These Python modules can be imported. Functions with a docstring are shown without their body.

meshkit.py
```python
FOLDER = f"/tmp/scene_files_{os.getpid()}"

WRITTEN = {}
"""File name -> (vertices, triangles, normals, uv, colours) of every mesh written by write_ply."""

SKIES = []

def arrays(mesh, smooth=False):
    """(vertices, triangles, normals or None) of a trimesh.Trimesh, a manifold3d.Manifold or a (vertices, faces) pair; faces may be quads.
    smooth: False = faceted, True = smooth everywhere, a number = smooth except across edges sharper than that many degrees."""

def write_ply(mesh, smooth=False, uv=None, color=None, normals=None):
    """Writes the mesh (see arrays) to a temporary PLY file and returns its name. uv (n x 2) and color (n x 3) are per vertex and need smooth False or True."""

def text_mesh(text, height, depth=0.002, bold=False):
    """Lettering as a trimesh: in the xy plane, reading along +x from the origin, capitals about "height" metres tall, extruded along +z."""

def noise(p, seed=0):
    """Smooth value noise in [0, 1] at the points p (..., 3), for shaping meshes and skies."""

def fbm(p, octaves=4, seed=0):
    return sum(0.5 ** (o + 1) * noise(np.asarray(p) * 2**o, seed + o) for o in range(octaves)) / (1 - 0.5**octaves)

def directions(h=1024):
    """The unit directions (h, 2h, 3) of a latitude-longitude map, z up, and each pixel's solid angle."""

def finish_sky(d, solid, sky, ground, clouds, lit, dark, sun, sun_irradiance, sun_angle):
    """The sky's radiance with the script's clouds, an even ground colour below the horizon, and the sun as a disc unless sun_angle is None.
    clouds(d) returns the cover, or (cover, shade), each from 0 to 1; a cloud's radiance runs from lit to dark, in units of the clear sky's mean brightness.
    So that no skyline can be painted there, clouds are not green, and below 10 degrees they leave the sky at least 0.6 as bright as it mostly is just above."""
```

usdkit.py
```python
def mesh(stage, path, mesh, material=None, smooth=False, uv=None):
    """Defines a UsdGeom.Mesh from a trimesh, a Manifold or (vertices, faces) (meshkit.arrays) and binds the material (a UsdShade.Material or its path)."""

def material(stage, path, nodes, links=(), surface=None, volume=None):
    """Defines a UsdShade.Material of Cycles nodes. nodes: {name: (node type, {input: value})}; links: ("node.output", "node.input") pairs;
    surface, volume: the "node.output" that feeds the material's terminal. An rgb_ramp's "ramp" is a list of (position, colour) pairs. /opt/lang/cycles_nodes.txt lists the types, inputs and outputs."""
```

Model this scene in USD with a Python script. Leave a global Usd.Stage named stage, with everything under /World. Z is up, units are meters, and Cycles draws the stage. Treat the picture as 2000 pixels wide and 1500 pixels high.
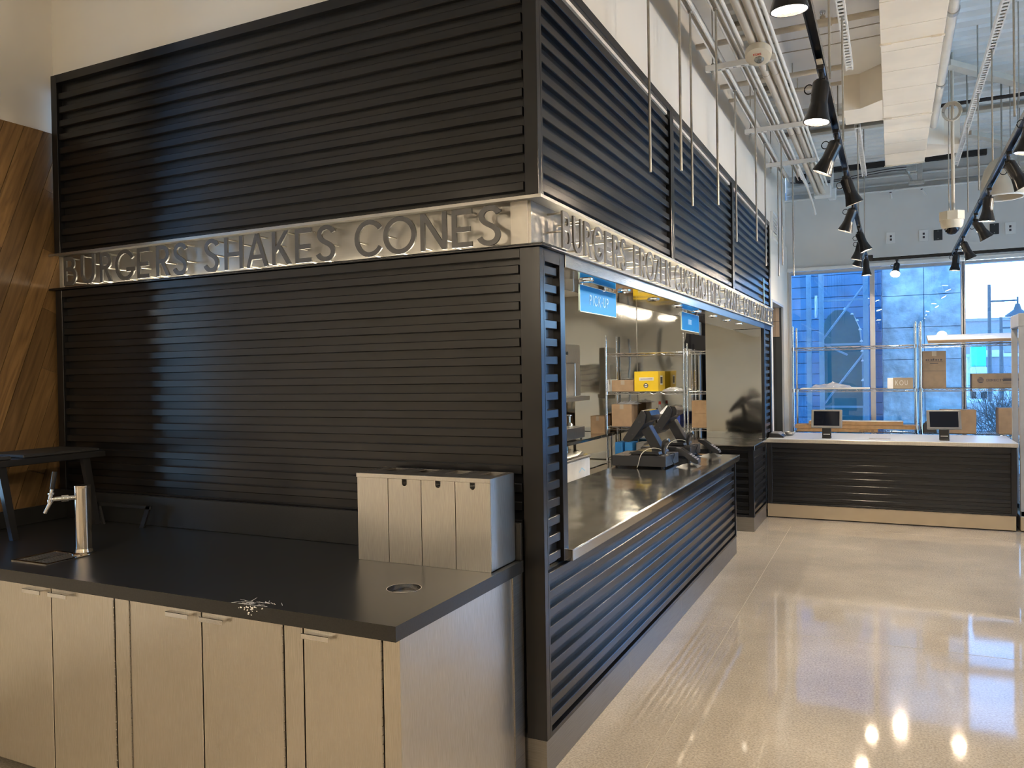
import math, random
import numpy as np, trimesh, shapely
from shapely.geometry import Polygon, LineString, Point, box as sbox
from shapely.ops import unary_union
from shapely import affinity
import manifold3d as m3
import usdkit, meshkit
from pxr import Usd, UsdGeom, UsdLux, UsdShade, Gf, Sdf

stage = Usd.Stage.CreateInMemory()
UsdGeom.SetStageUpAxis(stage, UsdGeom.Tokens.z)
UsdGeom.SetStageMetersPerUnit(stage, 1.0)
UsdGeom.Xform.Define(stage, '/World')
random.seed(7); rng = np.random.default_rng(7)

# ---------------------------------------------------------------- camera, sky, exposure
CAM = np.array([1.3148, -3.02, 1.69]); YAW, PITCH, ROLL = 0.4481, -0.0121, -0.0166
fw = np.array([-math.sin(YAW)*math.cos(PITCH), math.cos(YAW)*math.cos(PITCH), math.sin(PITCH)])
r0 = np.array([math.cos(YAW), math.sin(YAW), 0]); u0 = np.cross(r0, fw)
rt = math.cos(ROLL)*r0 + math.sin(ROLL)*u0; up = np.cross(rt, fw)
cam = UsdGeom.Camera.Define(stage, '/World/camera')
M = Gf.Matrix4d(*[float(x) for row in (np.r_[rt, 0], np.r_[up, 0], np.r_[-fw, 0], np.r_[CAM, 1]) for x in row])
cam.AddTransformOp().Set(M)
cam.CreateHorizontalApertureAttr(36.0); cam.CreateVerticalApertureAttr(27.0)
cam.CreateFocalLengthAttr(1546.7/2000*36.0)
cam.CreateClippingRangeAttr(Gf.Vec2f(0.05, 2000))
cam.CreateExposureAttr(0.48)
sky = UsdLux.DomeLight.Define(stage, '/World/sky_light')          # overcast late daylight, blue beside the warm lamps
sky.CreateIntensityAttr(1.0)
sky_mat = usdkit.material(stage, '/World/Looks/sky', {'g': ('texture_coordinate', {}), 's': ('separate_xyz', {}),
    'r': ('rgb_ramp', {'ramp': [(0., (2.3, 3.0, 4.0)), (.10, (1.7, 2.6, 4.0)), (.30, (.62, 1.5, 3.2)), (.6, (.36, 1.0, 2.4)), (1., (.30, .85, 2.1))]}), 'b': ('background_shader', {'strength': 1.2})},
    [('g.generated', 's.vector'), ('s.z', 'r.fac'), ('r.color', 'b.color')], 'b.background')
UsdShade.MaterialBindingAPI.Apply(sky.GetPrim()).Bind(sky_mat)
LAMP, LED, TROFFER, GLOBE = 330.0, 52.0, 75.0, 105.0                              # radiance of the lamps that the place has

# ---------------------------------------------------------------- helpers
used = {}
def numbered(parent, name):
    k = (parent, name); n = used.get(k, 0); used[k] = n+1
    return name if n == 0 else f'{name}_{n:03d}'
LOC = {}
def data(prim, **kw):
    for k, v in kw.items():
        if v: prim.SetCustomDataByKey(k, v)
def thing(name, label, cat, loc=(0, 0, 0), group=None, kind=None):
    p = '/World/' + numbered('/World', name)
    x = UsdGeom.Xform.Define(stage, p); x.AddTranslateOp().Set(Gf.Vec3d(*[float(c) for c in loc]))
    LOC[p] = np.asarray(loc, float); data(x.GetPrim(), label=label, category=cat, group=group, kind=kind)
    return p
def cat_mesh(ms):
    if isinstance(ms, (list, tuple)):
        ms = trimesh.util.concatenate([m for m in ms])
    return ms
def part(parent, name, mesh, mat, smooth=False, label=None, kind=None):
    mesh = cat_mesh(mesh); v = np.array(mesh.vertices) - LOC[parent]
    p = parent + '/' + numbered(parent, name)
    m = usdkit.mesh(stage, p, (v, np.array(mesh.faces)), mats[mat], smooth)
    LOC[p] = LOC[parent]; data(m.GetPrim(), label=label, kind=kind)
    return p
def solo(name, mesh, mat, label, cat, group=None, kind=None, smooth=False):
    mesh = cat_mesh(mesh); b = mesh.bounds; loc = np.array([b[:, 0].mean(), b[:, 1].mean(), b[0, 2]])
    p = '/World/' + numbered('/World', name)
    m = usdkit.mesh(stage, p, (np.array(mesh.vertices)-loc, np.array(mesh.faces)), mats[mat], smooth)
    m.AddTranslateOp().Set(Gf.Vec3d(*loc)); LOC[p] = loc
    data(m.GetPrim(), label=label, category=cat, group=group, kind=kind)
    return p
def struct(name, mesh, mat, label=None, cat=None, smooth=False):
    mesh = cat_mesh(mesh); p = '/World/' + numbered('/World', name)
    m = usdkit.mesh(stage, p, mesh, mats[mat], smooth); LOC[p] = np.zeros(3)
    data(m.GetPrim(), kind='structure', label=label, category=cat); return p

def bx(x0, x1, y0, y1, z0, z1, c=0.0):
    x0, x1 = sorted((x0, x1)); y0, y1 = sorted((y0, y1)); z0, z1 = sorted((z0, z1))
    if c <= 0:
        m = trimesh.creation.box([x1-x0, y1-y0, z1-z0]); m.apply_translation([(x0+x1)/2, (y0+y1)/2, (z0+z1)/2]); return m
    c = min(c, (x1-x0)*.45, (y1-y0)*.45, (z1-z0)*.45)
    P = []
    for X, sx in ((x0, 1), (x1, -1)):
        for Y, sy in ((y0, 1), (y1, -1)):
            for Z, sz in ((z0, 1), (z1, -1)):
                P += [(X+sx*c, Y+sy*c, Z), (X+sx*c, Y, Z+sz*c), (X, Y+sy*c, Z+sz*c)]
    return hull(P)
def hull(P):
    m = trimesh.convex.convex_hull(np.asarray(P, float)); return m
def cyl(p0, p1, r, n=12, r1=None):
    p0, p1 = np.asarray(p0, float), np.asarray(p1, float); L = np.linalg.norm(p1-p0)
    r1 = r if r1 is None else r1
    a = np.arange(n)*2*np.pi/n; c = np.c_[np.cos(a), np.sin(a)]
    v = np.r_[np.c_[c*r, np.zeros(n)], np.c_[c*r1, np.full(n, L)], [[0, 0, 0], [0, 0, L]]]
    f = []
    for i in range(n):
        j = (i+1) % n; f += [[i, j, n+j], [i, n+j, n+i], [2*n, j, i], [2*n+1, n+i, n+j]]
    m = trimesh.Trimesh(v, f, process=False)
    T = trimesh.geometry.align_vectors([0, 0, 1], (p1-p0)/L); T[:3, 3] = p0; m.apply_transform(T); return m
def tube(P, r, n=6):
    P = np.asarray(P, float); t = np.gradient(P, axis=0); t /= np.linalg.norm(t, axis=1, keepdims=True)+1e-12
    ref = np.array([0, 0, 1.]) if abs(t[:, 2]).mean() < .8 else np.array([1., 0, 0])
    a = np.cross(t, ref); a /= np.linalg.norm(a, axis=1, keepdims=True)+1e-9; b = np.cross(t, a)
    ang = np.arange(n)*2*np.pi/n
    rr = np.broadcast_to(r, (len(P),))[:, None, None]
    v = (P[:, None]+rr*(np.cos(ang)[None, :, None]*a[:, None]+np.sin(ang)[None, :, None]*b[:, None])).reshape(-1, 3)
    f = []
    for i in range(len(P)-1):
        for j in range(n):
            k = (j+1) % n; f += [[i*n+j, (i+1)*n+j, (i+1)*n+k], [i*n+j, (i+1)*n+k, i*n+k]]
    N = len(v); v = np.r_[v, P[:1], P[-1:]]; e = (len(P)-1)*n
    for j in range(n):
        k = (j+1) % n; f += [[N, j, k], [N+1, e+k, e+j]]
    return trimesh.Trimesh(v, f, process=False)
def spline(K, n=24):
    from scipy.interpolate import CubicSpline
    K = np.asarray(K, float); s = np.r_[0, np.cumsum(np.linalg.norm(np.diff(K, axis=0), axis=1))]
    return CubicSpline(s, K)(np.linspace(0, s[-1], n))
def lathe(prof, n=24, at=(0, 0, 0)):
    m = trimesh.creation.revolve(np.asarray(prof, float), sections=n); m.apply_translation(at); return m
def extr(poly, d):
    gs = getattr(poly, 'geoms', [poly])
    return trimesh.util.concatenate([trimesh.creation.extrude_polygon(g, d, engine='earcut') for g in gs])
def to_plane(m, axis, sgn, org):
    """Local (x right, y up, z out) -> face whose outward normal is sgn*axis; org is the world position of the local origin."""
    if axis == 'y':      # facing -Y when sgn<0: right = +X
        R = np.array([[1, 0, 0], [0, 0, -1], [0, 1, 0]]).T if sgn < 0 else np.array([[-1, 0, 0], [0, 0, -1], [0, 1, 0]]).T
        cols = ([1, 0, 0], [0, 0, 1], [0, -1, 0]) if sgn < 0 else ([-1, 0, 0], [0, 0, 1], [0, 1, 0])
    else:                # facing +X: right = +Y
        cols = ([0, 1, 0], [0, 0, 1], [1, 0, 0]) if sgn > 0 else ([0, -1, 0], [0, 0, 1], [-1, 0, 0])
    T = np.eye(4); T[:3, :3] = np.array(cols).T; T[:3, 3] = org
    m = m.copy(); m.apply_transform(T); return m
def prism_xz(pts, y0, y1):
    m = extr(Polygon(pts), y1-y0); return to_plane(m, 'y', -1, (0, y1, 0))
def prism_yz(pts, x0, x1):
    m = extr(Polygon(pts), x1-x0); return to_plane(m, 'x', 1, (x0, 0, 0))
def rot(m, ang, axis, at):
    m = m.copy(); m.apply_transform(trimesh.transformations.rotation_matrix(ang, axis, at)); return m

# ---------------------------------------------------------------- materials
mats = {}
def mat(name, nodes, links=(), surface='p.BSDF'):
    mats[name] = usdkit.material(stage, '/World/Looks/'+name, nodes, links, surface); return name
def plain(name, col, rough=.5, metal=0., **kw):
    """Principled with a faint procedural variation of tone and roughness."""
    var = kw.pop('var', .08); sc = kw.pop('scale', 6.); bump = kw.pop('bump', 0.); bs = kw.pop('bscale', 60.)
    c = np.array(col)
    n = {'g': ('geometry', {}), 'n': ('noise_texture', {'scale': sc, 'detail': 3.}),
         'r': ('rgb_ramp', {'ramp': [(.3, tuple(c*(1-var))), (.7, tuple(np.minimum(c*(1+var), 1)))]}),
         'p': ('principled_bsdf', {'roughness': rough, 'metallic': metal, **kw})}
    l = [('g.position', 'n.vector'), ('n.fac', 'r.fac'), ('r.color', 'p.base_color')]
    if bump:
        n['bn'] = ('noise_texture', {'scale': bs, 'detail': 2.}); n['b'] = ('bump', {'strength': .5, 'distance': bump})
        l += [('g.position', 'bn.vector'), ('bn.fac', 'b.height'), ('b.normal', 'p.normal')]
    return mat(name, n, l)
def steel(name, col, rough, wave=.004, wscale=2.2, brush=(1, 1, 60), aniso=.0, var=.05):
    """Stainless sheet: fine brushing along one axis and the slow waviness of thin sheet."""
    c = np.array(col)
    n = {'g': ('geometry', {}), 'm': ('mapping', {'scale': tuple(float(b) for b in brush)}),
         'n': ('noise_texture', {'scale': 6., 'detail': 4.}),
         'r': ('rgb_ramp', {'ramp': [(.3, tuple(c*(1-var))), (.7, tuple(c*(1+var)))]}),
         'mr': ('map_range', {'from_min': .3, 'from_max': .7, 'to_min': rough*.93, 'to_max': rough*1.07}),
         'w': ('noise_texture', {'scale': wscale, 'detail': 1.2}), 'b': ('bump', {'strength': 1.0, 'distance': wave}),
         'p': ('principled_bsdf', {'metallic': 1., 'anisotropic': aniso})}
    l = [('g.position', 'm.vector'), ('m.vector', 'n.vector'), ('n.fac', 'r.fac'), ('r.color', 'p.base_color'), ('n.fac', 'mr.value'),
         ('mr.result', 'p.roughness'), ('g.position', 'w.vector'), ('w.fac', 'b.height'), ('b.normal', 'p.normal')]
    return mat(name, n, l)
def emit(name, col, s):
    return mat(name, {'e': ('emission', {'color': col, 'strength': s})}, (), 'e.emission')

plain('black_metal', (.007, .007, .0075), .22, 0., var=.15, scale=3., specular_ior_level=.5)
plain('black_matte', (.014, .014, .015), .55, 0., var=.1)
plain('black_plastic', (.015, .015, .016), .22, 0., var=.1)
plain('black_gloss', (.006, .006, .008), .12, 0.)
plain('screen_glass', (.004, .005, .009), .06, 0.)
plain('solid_surface', (.013, .0135, .0135), .3, 0., var=.25, scale=220., specular_ior_level=.5)
plain('white_wall', (.70, .665, .60), .75, var=.03, scale=2.)
plain('far_wall', (.62, .62, .60), .75, var=.03, scale=2.)
plain('white_trim', (.72, .72, .70), .45, var=.03)
plain('deck_white', (.70, .70, .68), .55, var=.04)
plain('plenum_white', (.82, .83, .84), .35, var=.06, scale=1.5)
plain('duct_cream', (.80, .73, .62), .6, var=.05, scale=4.)
plain('pipe_tan', (.52, .47, .39), .5, var=.06)
plain('pipe_white', (.68, .67, .64), .5, var=.05)
plain('zinc', (.50, .50, .48), .38, .85, var=.1, scale=30.)
plain('rod_grey', (.36, .34, .30), .42, .6, var=.1, scale=40.)
plain('dark_gap', (.025, .02, .018), .8)
plain('aluminium', (.44, .46, .49), .4, .35, var=.04)
plain('camera_beige', (.62, .57, .46), .5)
plain('pendant_cream', (.50, .46, .38), .55)
plain('cardboard', (.34, .22, .125), .8, var=.1, scale=12.)
plain('cardboard_dark', (.24, .175, .115), .8, var=.1, scale=12.)
plain('cardboard_tape', (.34, .28, .21), .4)
plain('kraft_flat', (.40, .245, .12), .75, var=.12, scale=20.)
plain('white_board', (.62, .62, .61), .5)
plain('paper', (.80, .80, .80), .7)
plain('carton_yellow', (.78, .52, .012), .45, var=.05)
plain('label_white', (.75, .72, .66), .5)
plain('print_dark', (.06, .05, .055), .7)
plain('print_red', (.5, .05, .03), .6)
plain('print_light', (.62, .60, .58), .6)
plain('blue_print', (.02, .05, .30), .5)
plain('blue_crate', (.02, .18, .48), .5)
plain('freezer_white', (.80, .82, .84), .3)
plain('tan_base', (.44, .34, .215), .42, .3, var=.06, scale=3.)
plain('grout', (.42, .36, .27), .8)
plain('grey_lid', (.17, .165, .155), .4)
plain('cabinet_grey', (.30, .30, .295), .4)
plain('plate_black', (.02, .025, .028), .5)
plain('tile_brown', (.34, .25, .18), .5)
steel('steel_brushed', (.60, .575, .53), .30, .010, 2.0, (260, 260, 3.), var=.012)
steel('steel_door', (.60, .57, .52), .27, .012, 2.0, (260, 260, 3.), var=.012)
steel('steel_counter', (.54, .53, .50), .13, .007, 2.6, (3., 120, 120), var=.03)
steel('steel_wall', (.44, .425, .38), .075, .014, 1.8, (3, 3, 160.), var=.03)
steel('steel_mirror', (.56, .54, .50), .05, .0012, 3.0, (40, 1, 1.))
steel('steel_sign', (.36, .345, .315), .40, .004, 4.0, (3, 3, 160.), var=.03)
steel('steel_fascia', (.40, .385, .35), .22, .003, 3.0, (120, 3, 120.), var=.03)
plain('steel_letter', (.085, .083, .08), .42, .35, var=.1, scale=20.)
steel('steel_kick', (.30, .285, .26), .36, .003, 3.0, (1, 1, 60.))
steel('chrome', (.70, .70, .70), .12, .0002, 9., (20, 20, 20))
steel('tap_steel', (.68, .62, .54), .14, .0004, 6., (60, 60, 1.))
emit('lamp_glow', (1.0, .80, .56), LAMP); emit('led_glow', (1.0, .86, .64), LED)
emit('wash_glow', (1.0, .80, .58), LAMP*4.0); emit('globe_glow', (1.0, .84, .62), GLOBE); emit('down_glow', (1.0, .88, .68), 22.); emit('troffer_glow', (1.0, .90, .74), TROFFER)
# polished concrete: aggregate speckle, slow cloudiness, a few pale scuffs
mat('concrete', {'g': ('geometry', {}), 'n1': ('noise_texture', {'scale': 1.1, 'detail': 5., 'roughness': .62}),
    'n2': ('noise_texture', {'scale': 95., 'detail': 3., 'roughness': .7}), 'v': ('voronoi_texture', {'scale': 70.}),
    'r1': ('rgb_ramp', {'ramp': [(.30, (.33, .285, .225)), (.55, (.41, .355, .28)), (.75, (.49, .43, .34))]}),
    'r2': ('rgb_ramp', {'ramp': [(.34, (.70, .69, .68)), (.62, (1.12, 1.12, 1.12))]}),
    'r3': ('rgb_ramp', {'ramp': [(.0, (1.35, 1.35, 1.35)), (.10, (1., 1., 1.))]}),
    'm1': ('mix_color', {'blend_type': 'multiply', 'fac': 1., 'use_clamp': False}), 'm2': ('mix_color', {'blend_type': 'multiply', 'fac': .45, 'use_clamp': False}),
    'mr': ('map_range', {'from_min': .3, 'from_max': .75, 'to_min': .04, 'to_max': .09}),
    'b': ('bump', {'strength': .25, 'distance': .002}), 'p': ('principled_bsdf', {'specular_ior_level': .5})},
    [('g.position', 'n1.vector'), ('g.position', 'n2.vector'), ('g.position', 'v.vector'), ('n1.fac', 'r1.fac'), ('n2.fac', 'r2.fac'), ('v.distance', 'r3.fac'),
     ('r1.color', 'm1.a'), ('r2.color', 'm1.b'), ('m1.result', 'm2.a'), ('r3.color', 'm2.b'), ('m2.result', 'p.base_color'),
     ('n1.fac', 'mr.value'), ('mr.result', 'p.roughness'), ('n1.fac', 'b.height'), ('b.normal', 'p.normal')])
# oak planks; the tone varies from plank to plank
mat('oak', {'g': ('geometry', {}), 'vr': ('vector_rotate', {'rotate_type': 'x_axis', 'angle': 0.35, 'axis': (1.0, 0.0, 0.0)}),
    'm': ('mapping', {'scale': (9., 9., .9)}), 'n': ('noise_texture', {'scale': 3.2, 'detail': 6., 'distortion': 1.2}), 'o': ('object_info', {}),
    'r': ('rgb_ramp', {'ramp': [(.25, (.10, .052, .017)), (.5, (.18, .10, .034)), (.8, (.26, .15, .058))]}),
    'h': ('hsv', {}), 'mr': ('map_range', {'to_min': .62, 'to_max': 1.25}), 'b': ('bump', {'strength': .3, 'distance': .002}),
    'p': ('principled_bsdf', {'roughness': .48})},
    [('g.position', 'vr.vector'), ('vr.vector', 'm.vector'), ('m.vector', 'n.vector'), ('n.fac', 'r.fac'), ('r.color', 'h.color'), ('o.random', 'mr.value'),
     ('mr.result', 'h.value'), ('h.color', 'p.base_color'), ('n.fac', 'b.height'), ('b.normal', 'p.normal')])
def pane(name, tint, ior=1.5):
    mat(name, {'t': ('transparent_bsdf', {'color': tint}), 'g': ('glossy_bsdf', {'roughness': .0, 'color': (1, 1, 1)}), 'f': ('fresnel', {'IOR': ior}), 'x': ('mix_closure', {})},
        [('f.fac', 'x.fac'), ('t.BSDF', 'x.closure1'), ('g.BSDF', 'x.closure2')], 'x.closure')
pane('window_glass', (.80, .93, .98), 1.6); pane('clear_glass', (.93, .95, .95), 1.45)
mat('clear_plastic', {'t': ('transparent_bsdf', {'color': (.9, .93, .96)}), 'g': ('glossy_bsdf', {'roughness': .12}), 'd': ('diffuse_bsdf', {'color': (.8, .8, .82)}),
    'f': ('layer_weight', {'blend': .35}), 'x': ('mix_closure', {}), 'y': ('mix_closure', {'fac': .22})},
    [('f.facing', 'x.fac'), ('t.BSDF', 'x.closure1'), ('g.BSDF', 'x.closure2'), ('x.closure', 'y.closure1'), ('d.BSDF', 'y.closure2')], 'y.closure')
mat('blue_acrylic', {'g': ('geometry', {}), 'n': ('noise_texture', {'scale': 3.}), 'r': ('rgb_ramp', {'ramp': [(.3, (.02, .27, .62)), (.7, (.03, .33, .70))]}),
    'p': ('principled_bsdf', {'roughness': .12}), 't': ('translucent_bsdf', {'color': (.04, .42, .75)}), 'x': ('mix_closure', {'fac': .45})},
    [('g.position', 'n.vector'), ('n.fac', 'r.fac'), ('r.color', 'p.base_color'), ('p.BSDF', 'x.closure1'), ('t.BSDF', 'x.closure2')], 'x.closure')
plain('acrylic_edge', (.70, .88, .80), .3); plain('acrylic_text', (.45, .75, .95), .4)
# outdoors
plain('stone_panel', (.56, .60, .61), .85, var=.34, scale=4.5, bump=.05, bscale=11.)
plain('pier_dark', (.06, .15, .28), .7, var=.15)
plain('siding_dark', (.06, .17, .29), .7, var=.2, scale=4.)
plain('rack_metal', (.22, .38, .52), .5, .2)
plain('asphalt', (.60, .60, .59), .9, var=.15)
plain('kerb', (.55, .55, .53), .85)
plain('twig', (.15, .135, .12), .85)
plain('hill_scrub', (.36, .42, .40), .95, var=.1, scale=.05)
plain('far_building', (.30, .28, .30), .85); plain('far_white', (.66, .68, .68), .8); plain('truck_teal', (.05, .55, .55), .5)
plain('lamp_post', (.07, .08, .09), .5)
plain('tarp_dark', (.04, .16, .20), .35, var=.2, scale=2., bump=.02, bscale=7.)
ORD = ['first', 'second', 'third', 'fourth', 'fifth', 'sixth', 'seventh', 'eighth', 'ninth', 'tenth', 'eleventh', 'twelfth', 'thirteenth', 'fourteenth', 'fifteenth']
# ================================================================ SETTING
ZC = 4.45
struct('floor', bx(-6, 7.2, -7.2, 8.75, -.12, 0), 'concrete')
F = '/World/floor'
def joint(x0, y0, x1, y1, w=.003):
    d = np.array([x1-x0, y1-y0]); d /= np.linalg.norm(d); n = np.array([-d[1], d[0]])*w/2
    v = [(x0-n[0], y0-n[1]), (x1-n[0], y1-n[1]), (x1+n[0], y1+n[1]), (x0+n[0], y0+n[1])]
    part(F, 'control_joint', extr(Polygon(v), .0008), 'grout')
joint(.40, -6.9, .31, 5.95); joint(.005, 2.27, 7.0, 2.42); joint(.31, 5.95, 7.0, 6.0)

# ceiling: corrugated steel deck, ribs along X
def deck(x0, x1, y0, y1, z, pitch=.2, h=.045):
    pr = []
    y = y0
    while y < y1:
        pr += [(y, z+h), (y+.028, z), (y+.105, z), (y+.133, z+h)]; y += pitch
    pr += [(y1+.2, z+h)]
    pr = np.array(pr); n = len(pr)
    v = np.r_[np.c_[np.full(n, x0), pr], np.c_[np.full(n, x1), pr]]
    f = [[i, n+i, n+i+1, i+1] for i in range(n-1)]
    m = trimesh.Trimesh(v, np.vstack([np.array(f)[:, [0, 1, 2]], np.array(f)[:, [0, 2, 3]]]), process=False)
    return m
struct('ceiling', [deck(-3.3, 7.2, -7.2, 8.8, ZC), bx(-3.3, 7.2, -7.2, 9.0, ZC+.06, ZC+.12)], 'deck_white')
struct('wall_rear', bx(-3.3, -.02, .055, .2, 3.40, ZC+.06), 'white_wall', 'white wall over the slatted black front beside the oak planks', 'wall')
struct('wall_inner', [bx(-.16, -.02, .2, 8.75, 3.40, ZC+.06), bx(-.16, 0, 6.98, 7.06, 0, 3.40), bx(-.16, 0, 7.06, 8.15, 2.55, 3.40), bx(-.16, 0, 8.15, 8.75, 0, 3.40)], 'white_wall')
# doorway lined with stainless steel in the inner wall
D = thing('door_1', 'stainless lined doorway in the white wall past the counter', 'doorway', (-.05, 7.6, 0), kind='structure')
part(D, 'door_leaf', bx(-.11, -.09, 7.06, 8.15, .01, 2.55), 'steel_wall')
part(D, 'frame', [bx(-.13, .004, 7.055, 7.085, 0, 2.555), bx(-.13, .004, 8.125, 8.155, 0, 2.555), bx(-.13, .004, 7.085, 8.125, 2.525, 2.555)], 'aluminium')
part(D, 'kick_plate', bx(-.09, -.086, 7.1, 8.11, .03, .3), 'steel_kick')
# left wall: white, with a tall slot window, oak planks in front of it
struct('wall_left', [bx(-3.3, -3.14, -.62, .2, 0, ZC+.06), bx(-3.3, -3.14, -1.05, -.62, 0, .86), bx(-3.3, -3.14, -7.2, -1.05, 0, ZC+.06), bx(-3.3, -3.14, -1.05, -.62, 4.2, ZC+.06)], 'white_wall')
W2 = thing('window_2', 'tall slot window in the wall at the left', 'window', (-3.2, -.83, .86), kind='structure')
part(W2, 'pane', bx(-3.225, -3.217, -1.03, -.64, .9, 4.18), 'window_glass')
part(W2, 'frame', [bx(-3.25, -3.19, -1.05, -1.03, .86, 4.2), bx(-3.25, -3.19, -.64, -.62, .86, 4.2), bx(-3.25, -3.19, -1.03, -.64, .86, .9), bx(-3.25, -3.19, -1.03, -.64, 4.18, 4.2)], 'aluminium')
# oak planks laid on the slant, each its own piece on the left wall
d = np.array([-.338, -.941]); nrm = np.array([.941, -.338])
wall_poly = sbox(-.62, 0, .052, 3.147)
k = 0
for i in range(-16, 18):
    c0 = np.array([.083, 3.143]) - nrm*.1055*i
    a, b = c0+nrm*.0015, c0+nrm*.104
    off = (i*37 % 10)/10*1.1
    cuts = [-1.2+off, .35+off, 1.7+off, 3.0+off, 4.6]
    for c1, c2 in zip(cuts[:-1], cuts[1:]):
        q = Polygon([a+d*(c1+.001), a+d*(c2-.001), b+d*(c2-.001), b+d*(c1+.001)]).intersection(wall_poly)
        if q.is_empty or q.area < 2e-4 or q.geom_type != 'Polygon': continue
        m = extr(q, .018+.0015*((k*7) % 3)); k += 1
        part('/World/wall_left', 'plank', to_plane(m, 'x', 1, (-3.135, 0, 0)), 'oak')
part('/World/wall_left', 'plank_backing', bx(-3.139, -3.131, -.62, .052, 0, 3.147), 'dark_gap')
struct('wall_right', [bx(7.0, 7.2, -7.2, .6, 0, ZC+.06), bx(7.0, 7.2, .6, 8.75, 3.2, ZC+.06), bx(7.0, 7.2, .6, 8.75, 0, .3), bx(7.0, 7.2, 8.2, 8.75, .3, 3.2)], 'white_wall')
for i in range(5):
    a, b = .6+1.52*i, .6+1.52*(i+1); w = thing('window_%d' % (8+i), f'tall storefront window in the right wall, {ORD[i]} from the front', 'window', (7.1, (a+b)/2, .3), kind='structure')
    part(w, 'pane', bx(7.09, 7.098, a+.03, b-.03, .34, 3.16), 'window_glass')
    part(w, 'frame', [bx(7.04, 7.15, a, a+.03, .3, 3.2), bx(7.04, 7.15, b-.03, b, .3, 3.2), bx(7.04, 7.15, a+.03, b-.03, .3, .34), bx(7.04, 7.15, a+.03, b-.03, 3.16, 3.2)], 'aluminium')
struct('wall_front', [bx(-3.3, 7.2, -7.2, -7.0, 0, ZC+.06)], 'white_wall')
# far wall with its window band
YW = 8.65; HEAD = 3.01; SILL = .30
struct('wall_back', [bx(-.02, 7.2, YW, YW+.16, HEAD+.075, 4.03), bx(-.02, 7.2, YW, YW+.16, 0, SILL), bx(-.02, .03, YW, YW+.16, SILL, HEAD+.075), bx(5.6, 7.2, YW, YW+.16, SILL, HEAD+.075)], 'far_wall')
struct('trim_1', bx(-.02, 7.0, YW-.012, YW+.16, 4.028, 4.05), 'white_trim')
struct('wall_back_upper', [bx(-.02, 7.2, YW+.14, YW+.2, 4.03, ZC+.05)], 'far_wall')
struct('trim_2', [bx(0, 7.0, YW+.10, YW+.14, 4.135, 4.155)], 'white_trim'); struct('trim_3', [bx(0, 7.0, YW+.10, YW+.14, 4.24, 4.262)], 'white_trim')
struct('trim_4', [bx(.45, 1.32, YW+.02, YW+.10, 4.385, 4.448), bx(1.70, 2.42, YW+.02, YW+.10, 4.385, 4.448), bx(.12, .26, YW+.02, YW+.10, 4.30, 4.40)], 'dark_gap')
for zz, X0, X1 in ((4.33, .05, 1.6), (4.30, .3, 1.55)):
    solo('cable', tube(spline([(X0, YW+.07, zz-.02), (.8, YW+.06, zz-.035), (1.2, YW+.05, zz+.005), (X1, YW+.06, zz)], 16), .006), 'print_dark', f'thin dark cable strung across the top of the far wall, {"upper" if zz > 4.31 else "lower"} of the two', 'cable', 'cables over the far wall')
wins = [(.05, 1.05), (1.11, 2.115), (2.165, 3.20), (3.26, 4.30), (4.36, 5.4)]
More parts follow.
